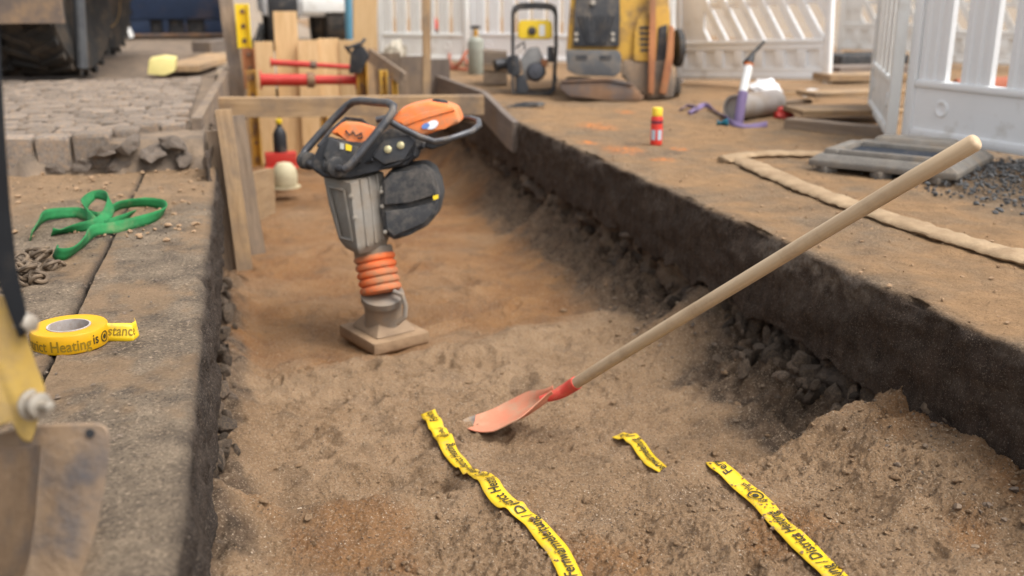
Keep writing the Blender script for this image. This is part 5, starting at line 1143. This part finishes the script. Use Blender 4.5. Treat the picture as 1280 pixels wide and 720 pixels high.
# ================================================================== WATER PUMP
c = Zp(668, 117); kp = kz(c); t = thing('water_pump', 'yellow topped motor pump in a black tube frame', 'pump', c)
def W(x, y, dn=0.0): return Q(x, y, kp-dn)
for dn in (0.16, -0.20):
    s = 1 if dn > 0 else 0.965; oy = 0 if dn > 0 else -4
    fr = [(641, 117), (641, 60), (641, 20), (643, 13), (650, 10), (668, 9), (687, 10), (693, 13), (695, 20), (695, 60), (692, 112), (688, 117), (668, 118)]
    mb = MB(); mb.tube([W(x, y+oy, dn) for x, y in fr], .015, 10, closed=True); obj('frame_loop', mb, BLK, t)
for x, y in [(641, 100), (695, 100), (645, 14), (692, 14), (641, 60), (695, 60)]:
    mb = MB(); mb.tube([W(x, y, .16), W(x, y-4, -.2)], .012, 8); obj('frame_bar', mb, BLK, t)
def wp(pts, d0, d1, m, nm, par, bev=.01, seg=2):
    mb = MB(); mb.prism([W(x, y, d0) for x, y in pts], [W(x, y, d1) for x, y in pts], bev, seg); return obj(nm, mb, m, par)
tk = wp([(648, 28), (652, 25), (686, 25), (690, 29), (691, 46), (687, 49), (652, 49), (647, 46)], -.12, .12, YEL_C, 'fuel_tank', t, .02, 3)
mb = MB(); mb.lathe([(0, 0), (.034, 0), (.034, .02), (.026, .03), (0, .032)], axis_mat(W(665, 39, .12), -Vector(FW)), 20); obj('tank_cap', mb, BLK, tk)
wp([(674, 31), (681, 31), (681, 45), (674, 45)], .121, .124, WHITE2, 'sticker', tk, 0)
ENG = mat('engine_grey', (0.30, 0.29, 0.27), (0.2, 0.19, 0.18), rough=.5, metal=.4, dirt=(.16, .12, .09), damt=.4)
en = wp([(650, 75), (660, 60), (673, 58), (681, 75), (683, 92), (672, 103), (655, 100)], -.12, .10, ENG, 'engine', t, .015)
mb = MB(); mb.lathe([(.075, 0), (.078, .02), (.06, .045), (.03, .05), (.028, .06), (0, .062)], axis_mat(W(670, 90, .10), -Vector(FW)), 24); obj('recoil_starter', mb, mat('starter_dark', (.10, .10, .11), rough=.4, metal=.4), en)
wp([(676, 74), (684, 74), (685, 82), (678, 84)], .10, .13, RUST_O, 'fuel_valve', en, .005)
wp([(684, 58), (692, 58), (692, 78), (684, 78)], -.1, .1, STEEL_D, 'muffler', t, .01)
wp([(644, 96), (655, 92), (662, 112), (658, 116), (645, 116)], -.1, .1, STEEL_D, 'mount', t, .01)
pm = wp([(634, 70), (648, 68), (652, 90), (646, 97), (634, 92)], -.08, .12, STEEL_D, 'pump_housing', t, .015)
mb = MB(); mb.tube([W(638, 80, .05), W(628, 80, .08), W(619, 82, .1)], [.045, .045, .05], 16); obj('inlet', mb, STEEL_D, pm)
mb = MB(); mb.tube([W(645, 60, .05), W(650, 56, .08), W(655, 52, .08), W(656, 62, .08)], .008, 7); obj('fuel_line', mb, BLK, t)
# ================================================================== MINI EXCAVATOR
c = Zp(762, 124); ke = kz(c); t = thing('mini_excavator', 'yellow mini excavator with black grille and rusty dozer blade', 'mini excavator', c)
def X_(x, y, dn=0.0): return Q(x, y, ke-dn)
def ep(pts, d0, d1, m, nm, par, bev=.012, seg=2, sk=(0, 0)):
    mb = MB(); mb.prism([X_(x+sk[0], y+sk[1], d0) for x, y in pts], [X_(x, y, d1) for x, y in pts], bev, seg); return obj(nm, mb, m, par)
bd = ep([(708, 62), (713, 0), (717, -70), (830, -70), (836, 0), (838, 30), (836, 78), (790, 80), (712, 66)], -1.1, 0.05, YEL_M, 'body', t, .02)
gr = ep([(716, 58), (718, 20), (722, -40), (774, -40), (775, 20), (774, 58)], .04, .09, BLK, 'grille', t, .006)
for k in range(9):
    t0 = (k+.5)/9; xa = 721+t0*50; xb = 733+t0*26
    mb = MB(); mb.tube([X_(xa, 20, .095), X_(xb, 54, .095)], .008, 6); obj('grille_bar', mb, STEEL_D, gr)
for x, y in [(720, 43), (720, 50), (766, 43), (766, 50)]:
    mb = MB(); mb.lathe([(0, 0), (.016, 0), (.016, .01), (0, .012)], axis_mat(X_(x, y, .09), -Vector(FW)), 10); obj('bolt', mb, ZINC, gr)
mb = MB(); mb.lathe([(0, 0), (.02, 0), (.02, .02), (0, .022)], axis_mat(X_(741, 4, .09), -Vector(FW)), 10); obj('lock', mb, ZINC, gr)
bm_ = ep([(707, 62), (773, 63), (777, 70), (776, 90), (768, 96), (722, 94), (709, 88)], -.1, .16, mat('bumper_grey', (.10, .10, .10), (.065, .065, .067), rough=.6, dirt=(.2, .16, .12), dscale=5, damt=.4), 'bumper', t, .015)
for xa, xb in [(720, 734), (750, 764)]: ep([(xa, 69), (xb, 69), (xb, 74), (xa, 74)], .161, .166, BLK, 'slot', bm_, 0)
vp = ep([(792, 76), (793, 40), (797, 25), (804, 17), (812, 17), (817, 30), (817, 77)], .05, .09, YEL_M, 'vent_cover', t, .01)
for k in range(5): ep([(799+k*.3, 33+k*7), (814, 33+k*7), (814, 36.5+k*7), (799+k*.3, 36.5+k*7)], .091, .095, BLK, 'vent_slot', vp, 0)
mb = MB()
bl = ep([(700, 110), (702, 100), (760, 97), (790, 105), (806, 122), (800, 126), (760, 125), (712, 121)], .16, .22, RUST, 'dozer_blade', t, .008, 2)
ep([(700, 100), (760, 97), (792, 104), (790, 107), (760, 100), (701, 103)], .14, .235, RUST, 'blade_lip', bl, .003)
lowr = ep([(778, 75), (838, 76), (845, 100), (842, 122), (808, 124), (795, 108), (776, 95)], -.9, .08, mat('undercarriage', (.16, .13, .10), (.1, .08, .065), rough=.8, dirt=(.28, .19, .12), dscale=4, damt=.5), 'undercarriage', t, .02)
for (pts) in [[(813, -30), (820, -30), (820, 60), (817, 118), (810, 116), (811, 60)], [(836, 30), (843, 34), (842, 70), (833, 118), (824, 116), (833, 70)]]:
    ep(pts, .09, .15, RUST_O, 'blade_arm', t, .008)
ep([(823, 34), (834, 30), (834, 70), (822, 112), (821, 70)], -.1, .06, BLK_D, 'hose_guard', t, .01)
mb = MB(); mb.lathe([(.13, 0), (.15, .01), (.15, .05), (.13, .06)], axis_mat(X_(843, 60, -.2), (Vector(RT)+Vector((0, .1, 0))).normalized()), 24); obj('idler_wheel', mb, BLK_D, t)
for (x0_, x1_) in [(706, 740), (800, 850)]: ep([(x0_, 96), (x1_, 96), (x1_+2, 118), (x0_, 116)], -1.3, -.05, TYRE, 'crawler_track', t, .04)

# ================================================================== FAR SMALL THINGS
c = Zp(595, 93); t = thing('gas_cylinder', 'grey green gas cylinder in front of the white barrier', 'gas cylinder', c); kk = kz(c); rr = 10*kk/FPX; hh = 46*kk/FPX; MT = Matrix.Translation(c)
mb = MB(); mb.lathe([(rr*.9, 0), (rr, .02), (rr, hh*.86), (rr*.8, hh*.95), (rr*.35, hh), (0, hh)], MT, 24); obj('bottle', mb, GREENGREY, t)
mb = MB(); mb.lathe([(.025, hh-.005), (.025, hh+.06), (.012, hh+.07), (0, hh+.07)], MT, 12); v_ = obj('valve', mb, YEL_R, t)
mb = MB(); mb.box(c+Vector((0, 0, hh+.09)), (.10, .03, .035), bev=.008); obj('tap', mb, BLK, v_)
ht = []
for i, (pp, lb) in enumerate([([(606, 60), (600, 72), (586, 84), (572, 86), (562, 72), (566, 60), (578, 62), (586, 76), (590, 88)], 'reddish rubber hose looped beside the gas cylinder'), ([(540, 76), (552, 80), (566, 84), (582, 88), (600, 84)], 'straight red hose on the dirt behind the long grey board')]):
    q = [Zp(x, 90-(90-y)*.35) for x, y in pp]; q = [Vector((v.x, v.y, .02+(.2*math.sin(k*.9)**2 if i == 0 else 0))) for k, v in enumerate(q)]
    out = []
    for k in range(len(q)-1):
        p0, p1, p2, p3 = [q[min(max(k+m_, 0), len(q)-1)] for m_ in (-1, 0, 1, 2)]
        for j in range(8):
            s_ = j/8; out.append(0.5*((2*p1)+(p2-p0)*s_+(2*p0-5*p1+4*p2-p3)*s_*s_+(3*p1-p0-3*p2+p3)*s_**3))
    mb = MB(); mb.tube(out, .018, 8); o = base(obj('rubber_hose', mb, CLAY), q[0]); tag(o, lb, 'hose')
p0 = Zp(541, 72); t = thing('fire_extinguisher', 'black and red fire extinguisher before the white barrier', 'extinguisher', p0); kk = kz(p0); MT = Matrix.Translation(p0); s_ = kk/FPX
mb = MB(); mb.lathe([(6.5*s_, 0), (7*s_, .02), (7*s_, 36*s_), (4*s_, 41*s_), (0, 42*s_)], MT, 18); ex = obj('cylinder', mb, BLK, t)
mb = MB(); mb.lathe([(7.2*s_, 34*s_), (7.3*s_, 36*s_), (7.2*s_, 44*s_), (3*s_, 50*s_), (0, 51*s_)], MT, 18); obj('head', mb, RED_P, t)
p0 = Zp(520, 78); MT = Matrix.Translation(p0); s_ = kz(p0)/FPX; mb = MB(); mb.lathe([(9*s_, 0), (11*s_, 34*s_), (11.5*s_, 35*s_), (11.5*s_, 37*s_), (10*s_, 37*s_), (8.6*s_, 3*s_), (0, 2*s_)], MT, 24); o = base(obj('bucket', mb, WHITE), p0); tag(o, 'white plastic bucket beside the thin upright batten', 'bucket')
p0 = Zp(492, 82); crumple('cement_sack', 492, 84, .22, .2, .22, mat('sack_paper', (.5, .45, .36), (.4, .36, .29), rough=.9), 'slumped beige sack behind the sloping board', 'sack', 44)
mb = MB(); p0 = Zp(626, 108); kk = kz(p0); pts = [(604, 106), (634, 106), (634, 66), (604, 64)]
mb.prism([Q(x, y, kk) for x, y in pts], [Q(x, y-3, kk+.3) for x, y in pts], .008); o = base(obj('wooden_crate', mb, W_OLD), p0); tag(o, 'brown wooden crate behind the pump inlet', 'crate')
kid = [Q(x, y, kk-.012) for x, y in [(604, 84), (634, 85)]]; bo = board('crate_slat', kid[0], kid[1], .05, .014, W_MID, None); bo.parent = o; bo.matrix_parent_inverse = Matrix.Translation(o.location).inverted()
crumple('dark_rag', 660, 134, .16, .05, .025, BLK_D, 'dark rag lying at the corner of the right slab', 'rag', 45)
# parked van behind the head wall
Yv = 15.0; t = thing('parked_van', 'white van with dark tyre parked behind the head wall', 'van', (PY(400, 20, Yv).x, Yv, 0))
xa, xb = PY(330, 10, Yv).x, PY(434, 10, Yv).x; z20 = PY(400, 21, Yv).z
mb = MB(); mb.box(((xa+xb)/2, Yv+2.2, (z20+2.2)/2), (xb-xa, 4.3, 2.2-z20), bev=.08); vb = obj('body', mb, WHITE, t)
mb = MB(); mb.box(((PY(374, 9, Yv).x+xb)/2, Yv+.02, z20+.16), (xb-PY(374, 9, Yv).x-.08, .08, .2), bev=.02); obj('bumper', mb, WHITE2, vb)
for xx_ in (PY(354, 20, Yv).x, PY(425, 20, Yv).x):
    for yy_ in (.35, 3.2):
        mb = MB(); M = axis_mat((xx_-.2, Yv+yy_, .36), (1, 0, 0)); mb.lathe([(.2, 0), (.34, .0), (.37, .03), (.37, .3), (.34, .33), (.2, .33)], M, 28); ty = obj('tyre', mb, TYRE, t)
mb = MB(); mb.box((PY(354, 15, Yv).x, Yv+.02, PY(354, 15, Yv).z+.05), (.42, .10, .30), bev=.02); obj('mud_flap', mb, BLK, vb)
p0 = PY(437, 40, 13.0); mb = MB(); mb.tube([(p0.x, 13, 0), (p0.x, 13, .6), (p0.x, 13, 1.6)], .05, 12); o = base(obj('blue_post', mb, BLUE2), (p0.x, 13, 0)); tag(o, 'light blue steel post behind the tall pale timber post', 'post')
mb = MB(); mb.lathe([(.12, .0), (.12, .012), (.05, .02)], Matrix.Identity(4), 16); cp = link('base_plate', mb.mesh('base_plate'), BLUE2); cp.parent = o
crumple('sand_bag', 327, 52, .16, .2, .2, mat('bag_white', (.6, .6, .58), rough=.8), 'small white bag on the ground behind the head wall', 'bag', 46)
